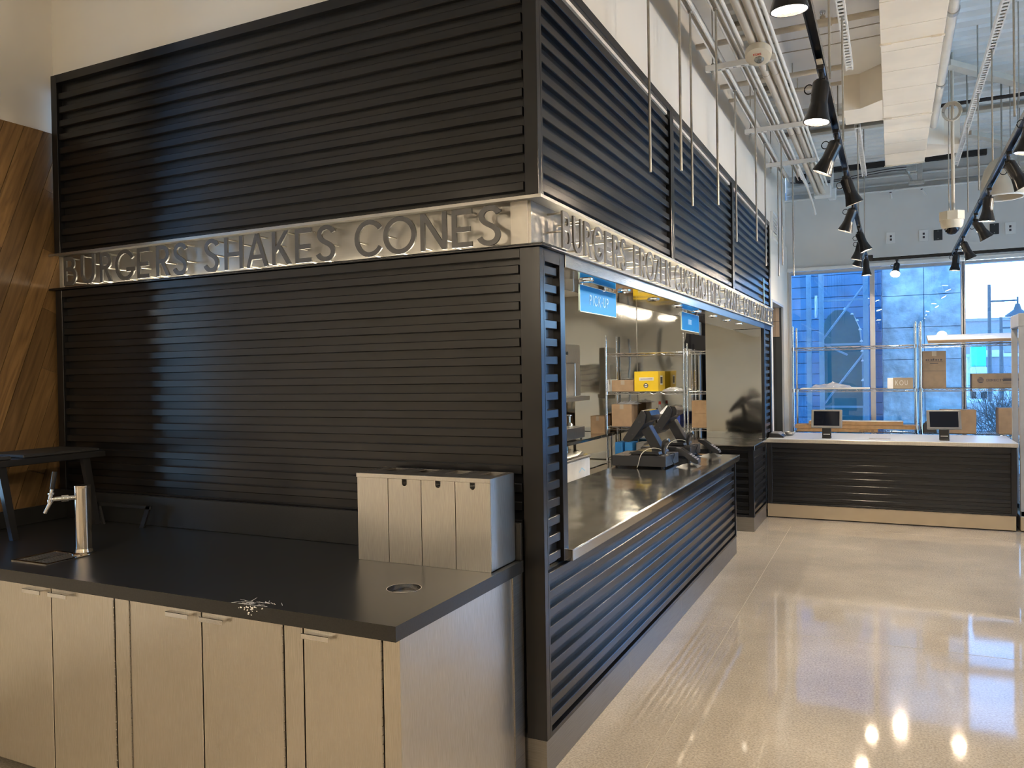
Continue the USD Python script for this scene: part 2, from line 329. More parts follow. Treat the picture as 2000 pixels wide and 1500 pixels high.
for i, (a, b) in enumerate(wins):
    w = thing('window_1' if i == 0 else f'window_{i+2}', ['leftmost tall window in front of the racking', 'second tall window in front of the stone panels', 'third tall window with the sky and street lamps', 'window right of the picture', 'last window of the band'][i], 'window', ((a+b)/2, YW+.04, SILL), kind='structure')
    part(w, 'pane', bx(a, b, YW+.05, YW+.058, SILL+.04, HEAD), 'window_glass')
    part(w, 'frame', [bx(a-.03, a, YW-.01, YW+.11, SILL, HEAD+.035), bx(b, b+.03, YW-.01, YW+.11, SILL, HEAD+.035), bx(a, b, YW-.01, YW+.11, HEAD, HEAD+.035), bx(a, b, YW-.01, YW+.11, SILL, SILL+.04)], 'aluminium')
struct('trim_5', bx(.0, 5.6, YW-.03, YW-.001, HEAD+.04, HEAD+.085), 'white_trim')

# ================================================================ SLATTED BLACK FRONT
def slat_y(x0, x1, z0, z1, yf, yb):      # faces -Y
    c = .003
    return prism_yz([(yb, z0), (yf+c, z0), (yf, z0+c), (yf, z1-c), (yf+c, z1), (yb, z1)], x0, x1)
def slat_x(y0, y1, z0, z1, xf, xb):      # faces +X
    c = .003
    return prism_xz([(xb, z0), (xb, z1), (xf-c, z1), (xf, z1-c), (xf, z0+c), (xf-c, z0)], y0, y1)
UP = [2.462+.0785*k for k in range(13)]; LOWZ = [1.652+.0772*k for k in range(-19, 7)]
def panel(face, a0, a1, z0, z1, slats, fr, label, fr_top=None, fr_bot=None, h=.038, name='slatted_panel', plane=0., dep=.034, sf=.010, gap=.012, group='slatted black cladding'):
    """face 'y' (normal -Y) or 'x' (normal +X); the frame's face lies in PLANE. fr = (stile at a0, stile at a1)."""
    fr_top = fr[0] if fr_top is None else fr_top; fr_bot = fr[0] if fr_bot is None else fr_bot
    if face == 'y':
        p = thing(name, label, 'wall panel', ((a0+a1)/2, plane, z0), group)
        B = lambda b0, b1, c0, c1, f, bk, c=.0015: bx(b0, b1, plane+f, plane+bk, c0, c1, c)
        S = lambda b0, b1, c0, c1: slat_y(b0, b1, c0, c1, plane+sf, plane+dep+.004)
    else:
        p = thing(name, label, 'wall panel', (plane, (a0+a1)/2, z0), group)
        B = lambda b0, b1, c0, c1, f, bk, c=.0015: bx(plane-bk, plane-f, b0, b1, c0, c1, c)
        S = lambda b0, b1, c0, c1: slat_x(b0, b1, c0, c1, plane-sf, plane-dep-.004)
    part(p, 'backing', B(a0+fr[0], a1-fr[1], z0+.002, z1-.002, dep, dep+.018, 0), 'black_metal')
    if fr[0]: part(p, 'stile', B(a0, a0+fr[0], z0, z1, 0, dep+.002), 'black_metal')
    if fr[1]: part(p, 'stile', B(a1-fr[1], a1, z0, z1, 0, dep+.002), 'black_metal')
    if fr_top: part(p, 'top_rail', B(a0+fr[0], a1-fr[1], z1-fr_top, z1, .0005, dep+.002), 'black_metal')
    if fr_bot: part(p, 'bottom_rail', B(a0+fr[0], a1-fr[1], z0, z0+fr_bot, .0005, dep+.002), 'black_metal')
    for z in slats:
        if z+h > z1-fr_top+.001 or z < z0+fr_bot-.001: continue
        part(p, 'slat', S(a0+fr[0]+.0015, a1-fr[1]-gap, z, z+h), 'black_metal')
    return p
XL = -3.083
panel('y', XL, 0, 2.434, 3.468, UP, (.05, .062), 'wide slatted black panel above the lit sign on the shadowed side', fr_top=.048, fr_bot=.004)
panel('y', XL, 0, .152, 2.220, LOWZ, (.055, .092), 'tall slatted black panel under the lit sign behind the drinks station', fr_top=.04, fr_bot=.02)
for i, (a, b) in enumerate(((0, 2.25), (2.25, 4.5), (4.5, 6.93))):
    panel('x', .0365 if i == 0 else a, b, 2.434, 3.468, UP, (.0185 if i == 0 else .045, .045), f'slatted black panel above the counter sign, {["nearest the corner", "middle of three", "farthest of three"][i]}', fr_top=.048, fr_bot=.004)
panel('x', .0365, .273, .862, 2.220, LOWZ, (.0165, .055), 'narrow slatted black jamb at the near end of the serving opening', fr_top=.055, fr_bot=.0, gap=.016)
panel('x', 6.364, 6.975, .908, 2.220, LOWZ, (.10, .10), 'narrow slatted black jamb at the far end of the serving opening', fr_top=.055, fr_bot=.0, gap=.03)
# kick plates
part(thing('kick_plate', 'brown steel kick plate under the slatted panel behind the station', 'kick plate', (-1.5, 0, 0), 'steel kick plates'), 'plate', bx(XL, -.006, .006, .03, 0, .150), 'steel_kick')
K = thing('kick_plate', 'long brown steel kick plate under the serving counter', 'kick plate', (0, 2.2, 0), 'steel kick plates')
for a, b in ((.002, 1.15), (1.152, 2.35), (2.352, 3.4), (3.402, 4.47)):
    part(K, 'plate', bx(-.03, -.004, a, b, 0, .150, .001), 'steel_kick')

# ================================================================ LETTERS
T = .135
def ln(*p, t=T, cap=2): return LineString(p).buffer(t/2, cap_style=cap, join_style=2, mitre_limit=4)
def ring(cx, cy, rx, ry, t=T):
    o = affinity.scale(Point(0, 0).buffer(1, 40), rx, ry); i = affinity.scale(Point(0, 0).buffer(1, 40), rx-t, ry-t)
    return affinity.translate(o.difference(i), cx, cy)
def dee(x1, y0, y1, t=T):
    r = (y1-y0)/2; o = sbox(0, y0, x1-r, y1).union(affinity.translate(Point(0, 0).buffer(r, 32), x1-r, y0+r))
    i = sbox(t, y0+t, max(x1-r, t), y1-t).union(affinity.translate(Point(0, 0).buffer(r-t, 32), x1-r, y0+r)).intersection(sbox(t, y0, 9, y1))
    return o.difference(i)
def glyph(ch):
    h = T/2
    if ch == 'B': return dee(.56, .49, 1).union(dee(.64, 0, .49+T)), .66
    if ch == 'U': return unary_union([ln((h, 1), (h, .36), cap=2).intersection(sbox(0, .3, 2, 1)), ln((.70-h, 1), (.70-h, .36)).intersection(sbox(0, .3, 2, 1)), ring(.35, .36, .35, .36).intersection(sbox(0, 0, 1, .36))]), .72
    if ch == 'R': return unary_union([dee(.58, .42, 1), ln((h, 0), (h, 1), cap=2).intersection(sbox(0, 0, 1, 1)), ln((.26, .50), (.58, -.1)).intersection(sbox(0, 0, 1, .5))]), .64
    if ch == 'G': return ring(.46, .5, .48, .52).difference(Polygon([(.46, .5), (1.3, 1.0), (1.3, .41), (.46, .41)])).union(sbox(.52, .41-T, .94, .41)).difference(sbox(.94, 0, 2, .41)), .92
    if ch == 'C': return ring(.46, .5, .48, .52).difference(Polygon([(.46, .5), (1.3, 1.12), (1.3, -.12)])), .86
    if ch == 'O': return ring(.5, .5, .51, .52), 1.02
    if ch == 'E': return unary_union([sbox(0, 0, T, 1), sbox(0, 0, .58, T), sbox(0, 1-T, .58, 1), sbox(0, .40, .53, .40+T)]), .62
    if ch == 'F': return unary_union([sbox(0, 0, T, 1), sbox(0, 1-T, .58, 1), sbox(0, .40, .53, .40+T)]), .60
    if ch == 'H': return unary_union([sbox(0, 0, T, 1), sbox(.74-T, 0, .74, 1), sbox(0, .40, .74, .40+T)]), .74
    if ch == 'A': return unary_union([ln((.06, 0), (.42, 1)), ln((.78, 0), (.42, 1)), sbox(.18, .24, .66, .24+T)]).intersection(sbox(-.1, 0, 1, 1.08)), .84
    if ch == 'K': return unary_union([sbox(0, 0, T, 1), ln((T*.8, .40), (.62, 1.08)).intersection(sbox(0, 0, 1, 1)), ln((.24, .60), (.70, -.08)).intersection(sbox(0, 0, 1, 1))]), .72
    if ch == 'N': return unary_union([sbox(0, 0, T, 1), sbox(.80-T, 0, .80, 1), ln((h*.9, 1), (.80-h*.9, 0)).intersection(sbox(0, 0, 1, 1))]), .80
    if ch == 'Z': return unary_union([sbox(0, 0, .66, T), sbox(0, 1-T, .66, 1), ln((.07, .05), (.59, .95)).intersection(sbox(0, 0, .66, 1))]), .66
    if ch == 'T': return unary_union([sbox(0, 1-T, .62, 1), sbox(.31-h, 0, .31+h, 1)]), .62
    if ch == 'I': return sbox(0, 0, T, 1), T
    if ch == 'D': return dee(.80, 0, 1), .80
    if ch == 'P': return unary_union([dee(.58, .42, 1), sbox(0, 0, T, 1)]), .58
    if ch == '·': return Point(.08, .45).buffer(.09), .16
    if ch == 'S':
        K = [(.54, .80), (.46, .91), (.32, .955), (.17, .90), (.10, .76), (.16, .62), (.32, .51), (.47, .40), (.525, .24), (.46, .10), (.30, .045), (.14, .09), (.05, .20)]
        return LineString(spline(K, 60)).buffer(h, cap_style=2), .60
def pins(g, n, seed):
    r = np.random.default_rng(seed); x0, y0, x1, y1 = g.bounds; core = g.buffer(-.035); P = []
    while len(P) < 60:
        q = r.uniform((x0, y0), (x1, y1))
        if core.contains(Point(q)): P.append(q)
    S = [max(P, key=lambda q: q[1])]
    while len(S) < n: S.append(max(P, key=lambda q: min(np.hypot(*(q-s)) for s in S)))
    return S
def letter(sign, ch, pos, width, face, z0, h, plane, back, seed):
    g, w = glyph(ch); sx = (width or w*h)/w
    g2 = affinity.scale(g, sx, h, origin=(0, 0))
    m = extr(g2.simplify(.0004), .009)
    org = (pos, plane, z0) if face == 'y' else (plane, pos, z0)
    lp = part(sign, 'letter', to_plane(m, face, -1 if face == 'y' else 1, org if face == 'y' else org), 'steel_letter')
    for q in pins(g, 3, seed):
        x, z = pos+q[0]*sx, z0+q[1]*h
        c = cyl((x, plane, z), (x, back, z), .0045, 6) if face == 'y' else cyl((plane, x, z), (back, x, z), .0045, 6)
        part(lp, 'standoff', c, 'steel_sign')
ZL, HL, PR = 2.243, .164, .066
# sign on the shadowed side
SG = thing('channel_sign', 'steel sign with cut-out letters BURGERS SHAKES CONES, lit from below', 'sign', (-1.5, 0, 2.226), 'steel channel signs')
part(SG, 'back_plate', bx(-3.09, -PR, PR, PR+.012, 2.228, 2.4295), 'steel_sign')
part(SG, 'top_ledge', [bx(-3.11, .018, -.018, PR+.012, 2.430, 2.4335), bx(-3.11, .018, -.018, -.014, 2.420, 2.430)], 'steel_sign')
part(SG, 'bottom_ledge', [bx(-3.11, .022, -.022, PR+.012, 2.222, 2.227), bx(-3.11, .022, -.022, -.016, 2.2275, 2.234, .002)], 'black_metal')
part(SG, 'light_strip', bx(-2.86, -.33, .050, .060, 2.228, 2.234), 'led_glow', label='glowing warm light strip')
lx = [('B', -2.98, -2.87), ('U', -2.834, -2.713), ('R', -2.674, -2.569), ('G', -2.545, -2.394), ('E', -2.374, -2.275), ('R', -2.228, -2.121), ('S', -2.102, -2.001),
      ('S', -1.88, -1.777), ('H', -1.738, -1.614), ('A', -1.59, -1.452), ('K', -1.423, -1.305), ('E', -1.279, -1.172), ('S', -1.151, -1.038),
      ('C', -.923, -.774), ('O', -.765, -.590), ('N', -.568, -.434), ('E', -.408, -.301), ('S', -.281, -.171)]
for i, (c, a, b) in enumerate(lx): letter(SG, c, a, b-a, 'y', ZL, HL, -.008, PR, i)
# sign over the serving counter
SR = thing('channel_sign', 'steel sign with cut-out letters BURGERS FROZEN CUSTARD FRIES SHAKES above the serving counter', 'sign', (0, 3.5, 2.165), 'steel channel signs')
part(SR, 'back_plate', [bx(-PR-.012, -PR, PR+.0125, 2.3, 2.228, 2.4295), bx(-PR-.012, -PR, 2.302, 4.65, 2.228, 2.4295), bx(-PR-.012, -PR, 4.652, 7.02, 2.228, 2.4295)], 'steel_sign')
part(SR, 'top_ledge', [bx(-PR-.012, .018, PR+.0125, 7.05, 2.430, 2.4335), bx(.014, .018, -.013, 7.05, 2.420, 2.4298)], 'steel_sign')
part(SR, 'bottom_ledge', [bx(-PR-.012, .022, PR+.0125, 7.06, 2.222, 2.227)], 'steel_sign')
part(SR, 'lip', bx(.016, .022, -.015, .25, 2.2275, 2.236, .002), 'black_metal')
part(SR, 'fascia', bx(-.012, .004, .28, 6.36, 2.165, 2.222, .0015), 'steel_fascia')
part(SR, 'light_strip', bx(-.060, -.050, .36, 6.98, 2.228, 2.234), 'led_glow', label='glowing warm light strip')
pos = .226; j = 0
words = [('BURGERS', .226), ('FROZEN', 1.297), ('CUSTARD', 2.235), ('FRIES', 3.275), ('SHAKES', 3.965), ('CONES', 4.93), ('CONCRETES', 5.76)]
for w, st in words:
    x = st
    for c in w:
        wd = glyph(c)[1]*HL*.97; letter(SR, c, x, wd, 'x', ZL, HL, .006, -PR, 50+j); x += wd+.027; j += 1

# soffit over the counter with its downlights, mirror-polished
so = thing('soffit', 'mirror-polished steel soffit under the counter sign', 'soffit', (-.2, 3.3, 2.165))
part(so, 'bottom_sheet', bx(-.340, -.013, .285, 6.35, 2.166, 2.172), 'steel_mirror')
struct('wall_header', bx(-.362, -.342, .275, 6.35, 2.166, 2.74), 'steel_wall')
for i, y in enumerate((.80, 1.43, 2.06, 2.69, 3.32, 3.95, 4.60, 5.25)):
    dl = thing('downlight', f'small round downlight in the polished soffit, {ORD[i]} from the corner', 'downlight', (-.09, y, 2.155), 'soffit downlights')
    part(dl, 'trim_ring', lathe([(.018, .005), (.034, .0), (.040, .006), (.040, .010), (.018, .010), (.018, .005)], 20, (-.09, y, 2.155)), 'chrome')
    part(dl, 'lens', lathe([(0, .006), (.017, .006), (.017, .009), (0, .009)], 16, (-.09, y, 2.155)), 'down_glow')
for i, (y0, y1, txt) in enumerate(((.85, 1.45, 'PICK·UP'), (3.06, 3.66, None))):
    s = thing('acrylic_sign', ['blue acrylic sign reading PICK·UP hanging over the counter', 'blue acrylic sign farther along the counter opening, its print washed out by glare'][i], 'hanging sign', (-.15, (y0+y1)/2, 2.012), 'blue hanging signs')
    part(s, 'sheet', bx(-.154, -.146, y0+.004, y1-.004, 2.016, 2.152), 'blue_acrylic')
    part(s, 'edge', [bx(-.1545, -.1455, y0, y0+.004, 2.012, 2.155), bx(-.1545, -.1455, y1-.004, y1, 2.012, 2.155), bx(-.1545, -.1455, y0, y1, 2.012, 2.016), bx(-.1545, -.1455, y0, y1, 2.152, 2.155)], 'acrylic_edge')
    for y in (y0+.05, y1-.05): part(s, 'hanger', cyl((-.15, y, 2.15), (-.15, y, 2.1665), .004, 8), 'chrome')
    if txt:
        tw = sum(glyph(c)[1]*.7+.2 for c in txt)-.2; k_ = .31/tw; x = y0+.148; ms = []
        for c in txt:
            g, w = glyph(c); ms.append(to_plane(extr(affinity.scale(g, k_*.7, .056, origin=(0, 0)), .0008), 'x', 1, (-.1458, x, 2.055))); x += (w*.7+.2)*k_
        part(s, 'lettering', ms, 'acrylic_text')
    else:
        part(s, 'lettering', [to_plane(extr(affinity.scale(sbox(0, 0, .01, .04), 1, 1), .0006), 'x', 1, (-.1458, y0+.22+.03*q, 2.065)) for q in range(4)], 'acrylic_text')

# ================================================================ SERVING COUNTER
C = thing('serving_counter', 'long steel-topped serving counter with slatted black front', 'counter', (-.4, 2.4, 0))
part(C, 'worktop', bx(-.80, .022, .268, 4.556, .898, .905, .002), 'steel_counter')
part(C, 'edge', [bx(.012, .022, .268, 4.556, .852, .900, .002), bx(-.80, .012, 4.546, 4.556, .852, .898), bx(-.80, .012, .268, .276, .852, .898)], 'steel_counter')
part(C, 'base', [bx(-.78, -.06, .30, 4.44, .12, .85)], 'black_matte')
part(C, 'end_panel', bx(-.78, -.055, 4.44, 4.468, 0, .897), 'black_metal')
part(C, 'inner_skirt', bx(-.78, -.06, .205, .30, 0, .85), 'black_matte')
panel('x', .0365, 4.466, .152, .850, LOWZ, (.0165, .03), 'slatted black front of the serving counter', fr_top=.0, fr_bot=.02, gap=.012)
# return counter
R = thing('return_counter', 'short steel-topped return counter past the gap in the serving counter', 'counter', (-.4, 6, 0))
part(R, 'worktop', bx(-.86, .012, 5.495, 6.396, .898, .905, .002), 'steel_counter')
part(R, 'edge', [bx(-.86, .012, 5.490, 5.500, .855, .900, .002), bx(.004, .014, 5.49, 6.41, .855, .900, .002)], 'steel_counter')
part(R, 'base', bx(-.84, -.056, 5.566, 6.39, 0, .86), 'black_matte')
part(R, 'kick', [bx(-.84, -.004, 5.512, 5.54, 0, .150), bx(-.03, -.004, 5.54, 6.395, 0, .150)], 'steel_kick')
RS = [.185+.0772*k for k in range(9)]
panel('y', -.84, 0, .152, .856, RS, (.03, .055), 'slatted black end of the return counter facing the gap', plane=5.51, fr_top=.03, fr_bot=.02, gap=.004)
panel('x', 5.5465, 6.43, .152, .856, RS, (.005, .03), 'slatted black side of the return counter facing the room', fr_top=.03, fr_bot=.02, gap=.006)
# back counter
B = thing('back_counter', 'long back counter with two tablets in front of the windows', 'counter', (1.2, 6.7, 0))
part(B, 'worktop', bx(.004, 2.46, 6.42, 7.45, .898, .904, .002), 'aluminium')
part(B, 'edge', bx(.004, 2.46, 6.415, 6.425, .862, .901, .002), 'steel_brushed')
part(B, 'base', bx(.01, 2.44, 6.494, 7.43, .0, .896), 'black_matte')
part(B, 'toe_board', bx(.005, 2.435, 6.447, 6.490, .012, .158), 'tan_base')
panel('y', .004, 2.445, .160, .862, [.205+.0772*k for k in range(9)], (.055, .05), 'long slatted black front of the back counter', plane=6.44, fr_top=.06, fr_bot=.02, gap=.006)
solo('cover_plate', bx(1.07, 1.29, 6.62, 6.74, .904, .908, .001), 'steel_brushed', 'thin steel cover plate lying on the back counter', 'plate')
for i, x in enumerate((.63, 1.81)):
    t = thing('tablet_stand', ['tablet on a black stand, left one on the back counter', 'tablet on a black stand, right one on the back counter'][i], 'tablet', (x, 6.68, .904), 'tablets on the back counter')
    a = -.25; at = (x, 6.66, 1.02); rz = (-.03, .10)[i]
    tr = lambda m: rot(rot(m, a, [1, 0, 0], at), rz, [0, 0, 1], at)
    part(t, 'case', tr(bx(x-.165, x+.165, 6.65, 6.675, 1.02, 1.232, .006)), 'grey_lid')
    part(t, 'screen', tr(bx(x-.137, x+.137, 6.646, 6.6505, 1.045, 1.212)), 'screen_glass')
    part(t, 'stand', [bx(x-.048, x+.048, 6.67, 6.70, .91, 1.06, .003), bx(x-.048, x+.048, 6.62, 6.76, .904, .914, .003)], 'black_plastic')
    part(t, 'badge', bx(x-.035, x+.035, 6.667, 6.6705, .945, .952), 'label_white')
wd = thing('paper_tray', 'black wedge-shaped tray at the left end of the back counter', 'tray', (.07, 6.85, .904))
part(wd, 'body', prism_xz([(.01, .904), (.17, .904), (.17, .918), (.11, .945), (.01, .952)], 6.6, 6.86), 'black_plastic')
part(wd, 'liner', [prism_xz([(.02, .955), (.10, .955), (.135, .938), (.135, .932), (.02, .948)], 6.64, 6.95)], 'grey_lid')
bw = thing('scoop_bowl', 'small metal bowl beside the black wedge tray on the back counter', 'bowl', (.2, 6.95, .904))
part(bw, 'bowl', lathe([(.0, .002), (.03, .0), (.055, .02), (.062, .045), (.058, .045), (.05, .022), (.0, .008)], 20, (.2, 6.95, .904)), 'steel_brushed', 30)
# ================================================================ DRINKS STATION (front left)
S = thing('drinks_station', 'stainless steel station cabinet with doors under a black worktop', 'cabinet', (-1.55, -.46, 0))
XR, XE = -.105, -3.105
zt = .858
part(S, 'body', bx(XE, XR-.002, -.895, -.012, .10, zt), 'steel_kick')
part(S, 'side_panel', bx(XR-.016, XR, -.922, -.010, .012, zt, .0015), 'steel_door')
part(S, 'rear_trim', bx(XR-.004, XR+.006, -.10, -.008, .012, zt), 'steel_kick', label='dull dark steel corner strip')
part(S, 'toe_recess', bx(XE, XR-.02, -.82, -.80, 0, .10), 'black_matte')
for x in (-2.9, -1.95, -.3):
    part(S, 'leg', [cyl((x, -.76, 0), (x, -.76, .10), .022, 12), cyl((x, -.76, 0), (x, -.76, .012), .032, 12)], 'steel_brushed')
for a, b in ((-1.430, -1.351), (-.579, -.499), (-.170, XR-.001), (-2.30, -2.22)):
    part(S, 'stile', bx(a, b, -.921, -.90, .075, zt, .001), 'steel_door')
def door(a, b, hx):
    d = part(S, 'door', bx(a+.002, b-.002, -.922, -.902, .075, zt, .0015), 'steel_door')
    part(d, 'handle', [bx(hx, hx+.115, -.945, -.922, .829, .833), bx(hx, hx+.115, -.947, -.943, .815, .833, .001)], 'chrome')
    # piano hinge knuckles along the hinged edge
    hxg = b-.001 if hx < (a+b)/2 else a+.001
    part(d, 'hinge', [cyl((hxg, -.923, .09+.03*k), (hxg, -.923, .115+.03*k), .003, 6) for k in range(25)], 'steel_kick')
door(-2.22, -1.813, -1.965); door(-1.811, -1.434, -1.80); door(-1.347, -.968, -1.125); door(-.966, -.583, -.955); door(-.495, -.174, -.485); door(-2.70, -2.30, -2.42)
# black worktop with the waste hole cut through it
holec = (-.318, -.572); RH = .066
top = m3.CrossSection([[(XE, -.962), (-.092, -.962), (-.092, -.012), (XE, -.012)]]) - m3.CrossSection.circle(RH, 48).translate(holec)
pts = m3.Manifold.extrude(top, .05).translate((0, 0, .858))
mm = pts.to_mesh(); topm = trimesh.Trimesh(mm.vert_properties[:, :3], mm.tri_verts, process=True)
W = thing('worktop', 'black solid-surface worktop with a round waste hole on the drinks station', 'worktop', (-1.6, -.5, .858))
part(W, 'slab', topm, 'solid_surface')
part(W, 'backsplash', bx(XE, -.094, -.030, -.012, .9085, 1.066, .002), 'solid_surface')
part(W, 'side_splash', bx(-3.00, -2.982, -.95, -.031, .9085, 1.0, .002), 'solid_surface')
part(W, 'waste_ring', lathe([(RH-.004, -.046), (RH-.0005, -.046), (RH-.0005, .0005), (RH-.004, .0005), (RH-.004, -.046)], 48, (*holec, .908)), 'chrome', 30, label='polished steel ring lining the waste hole')
rr = np.random.default_rng(3); sc = []
for k in range(40):      # pale scrapes on the front edge of the black worktop
    x = -.70+rr.normal()*.045; y = -.9615+abs(rr.normal())*.025; L = rr.uniform(.004, .03); a = rr.uniform(.15, .6)
    q = LineString([(x, y), (x+L*math.cos(a), min(y+L*math.sin(a), -.92))]).buffer(.0006)
    e = extr(q, .0002); e.apply_translation([0, 0, .908]); sc.append(e)
for k in range(26):
    x = -.685+rr.normal()*.028; z = .905-abs(rr.normal())*.013
    if z < .866: continue
    q = affinity.scale(Point(x, z).buffer(rr.uniform(.0008, .0028), 6), rr.uniform(.6, 2.), 1)
    sc.append(to_plane(extr(q, .0002), 'y', -1, (0, -.962, 0)))
part(W, 'scuffs', sc, 'paper', kind='stuff', label='pale scrapes on the front edge')
# steel lid dispenser
dz = .9085
Dp = thing('lid_dispenser', 'four-bay stainless steel lid dispenser on the black worktop', 'dispenser', (-.44, -.14, dz))
xs = [-.760, -.601, -.438, -.277, -.118]
part(Dp, 'case', [bx(xs[0], xs[0]+.003, -.25, -.032, dz, 1.278), bx(xs[4]-.003, xs[4], -.25, -.032, dz, 1.278), bx(xs[0], xs[4], -.035, -.032, dz, 1.278), bx(xs[0], xs[4], -.25, -.032, dz, dz+.004)], 'steel_brushed')
for a, b in zip(xs[:-1], xs[1:]):
    q = sbox(a+.0015, dz, b-.0015, 1.272)
    i = xs.index(a)
    if i:
        cx = (a+b)/2; slot = sbox(cx-.012, 1.245, cx+.012, 1.3).union(Point(cx, 1.245).buffer(.012, 16)); q = q.difference(slot)
    part(Dp, 'front_panel', to_plane(extr(q, .004), 'y', -1, (0, -.250, 0)), 'steel_brushed')
    part(Dp, 'bay_liner', bx(a+.004, b-.004, -.242, -.05, dz+.01, 1.22), 'black_matte')
    part(Dp, 'lid', [bx(a+.002, b-.002, -.254, -.15, 1.272, 1.279, .001), bx(a+.002, a+.05, -.15, -.032, 1.272, 1.279, .001), bx(b-.03, b-.002, -.15, -.032, 1.272, 1.279, .001)], 'steel_kick')
part(Dp, 'top_edge', bx(xs[0]-.002, xs[4]+.002, -.257, -.2535, 1.262, 1.280, .001), 'steel_brushed')
# draught tap
tx, ty = -2.0, -.635
Tp = thing('draught_tap', 'steel draught tower with a black-handled faucet', 'tap', (tx, ty, .9085))
part(Tp, 'tower', lathe([(0, 0), (.050, 0), (.050, .006), (.038, .012), (.036, .022), (.0335, .028), (.0335, .30), (.035, .303), (.035, .312), (.0, .314)], 40, (tx, ty, .9085)), 'tap_steel', 35)
dv = np.array([-.52, -.854, 0]); A = np.array([tx, ty, 1.168])
fc = part(Tp, 'faucet', [cyl(A+dv*.03, A+dv*.075, .012, 16), cyl(A+dv*.058, A+dv*.085, .017, 20), cyl(A+dv*.085, A+dv*.135, .011, 14, .009), cyl(A+dv*.128, A+dv*.128+[0, 0, -.012], .012, 14), cyl(A+dv*.122+[0, 0, -.004], A+dv*.150+[0, 0, -.060], .0095, 14, .008), cyl(A+dv*.128, A+dv*.120+[0, 0, .045], .009, 12, .007), cyl(A+dv*.124+[0, 0, .022], A+dv*.124+[0, 0, .030], .013, 16)], 'chrome', 35)
part(fc, 'tap_handle', cyl(A+dv*.120+[0, 0, .045], A+dv*.108+[0, 0, .122], .0095, 14, .0105), 'black_plastic', 35, label='black handle')
Dt = thing('drip_tray', 'flush steel drip tray with slotted grate in front of the tap', 'drip tray', (-2.065, -.745, .908))
part(Dt, 'rim', [bx(-2.185, -1.945, -.85, -.835, .908, .912), bx(-2.185, -1.945, -.66, -.645, .908, .912), bx(-2.185, -2.17, -.835, -.66, .908, .912), bx(-1.96, -1.945, -.835, -.66, .908, .912)], 'tap_steel')
part(Dt, 'pan', bx(-2.17, -1.96, -.835, -.66, .9082, .909), 'black_gloss')
for k in range(2):
    part(Dt, 'grate', [bx(-2.165+.105*k, -2.075+.105*k, -.832+.012*q, -.826+.012*q, .909, .911) for q in range(14)]+[bx(-2.165+.105*k, -2.162+.105*k, -.832, -.664, .909, .911), bx(-2.078+.105*k, -2.075+.105*k, -.832, -.664, .909, .911)], 'steel_brushed')
# black riser shelf at the left
Rs = thing('riser_shelf', 'black riser shelf on slanting legs at the left wall', 'shelf', (-2.8, -.5, .9085))
part(Rs, 'board', bx(-2.98, -2.60, -1.1, -.062, 1.276, 1.308, .003), 'black_plastic')
for y in (-.17, -.62, -1.04):
    part(Rs, 'leg', prism_yz([(y-.02, 1.277), (y+.02, 1.277), (y+.075, .9085), (y+.045, .9085)], -2.64, -2.61), 'black_plastic')
for a, b in ((-.50, -.075), (-.98, -.56)):
    part(Rs, 'top_pad', bx(-2.96, -2.63, a, b, 1.308, 1.324, .004), 'black_matte')
Ls = thing('leaning_frame', 'low black metal frame leaning against the backsplash beside the tap', 'frame', (-2.43, -.08, .9085))
part(Ls, 'top_bar', bx(-2.64, -2.215, -.10, -.088, 1.008, 1.028, .002), 'black_plastic')
part(Ls, 'side_bar', prism_xz([(-2.300, .9085), (-2.270, .9085), (-2.215, 1.028), (-2.245, 1.028)], -.100, -.088), 'black_plastic')
part(Ls, 'side_bar', prism_xz([(-2.60, .9085), (-2.58, .9085), (-2.62, 1.028), (-2.64, 1.028)], -.100, -.088), 'black_plastic')

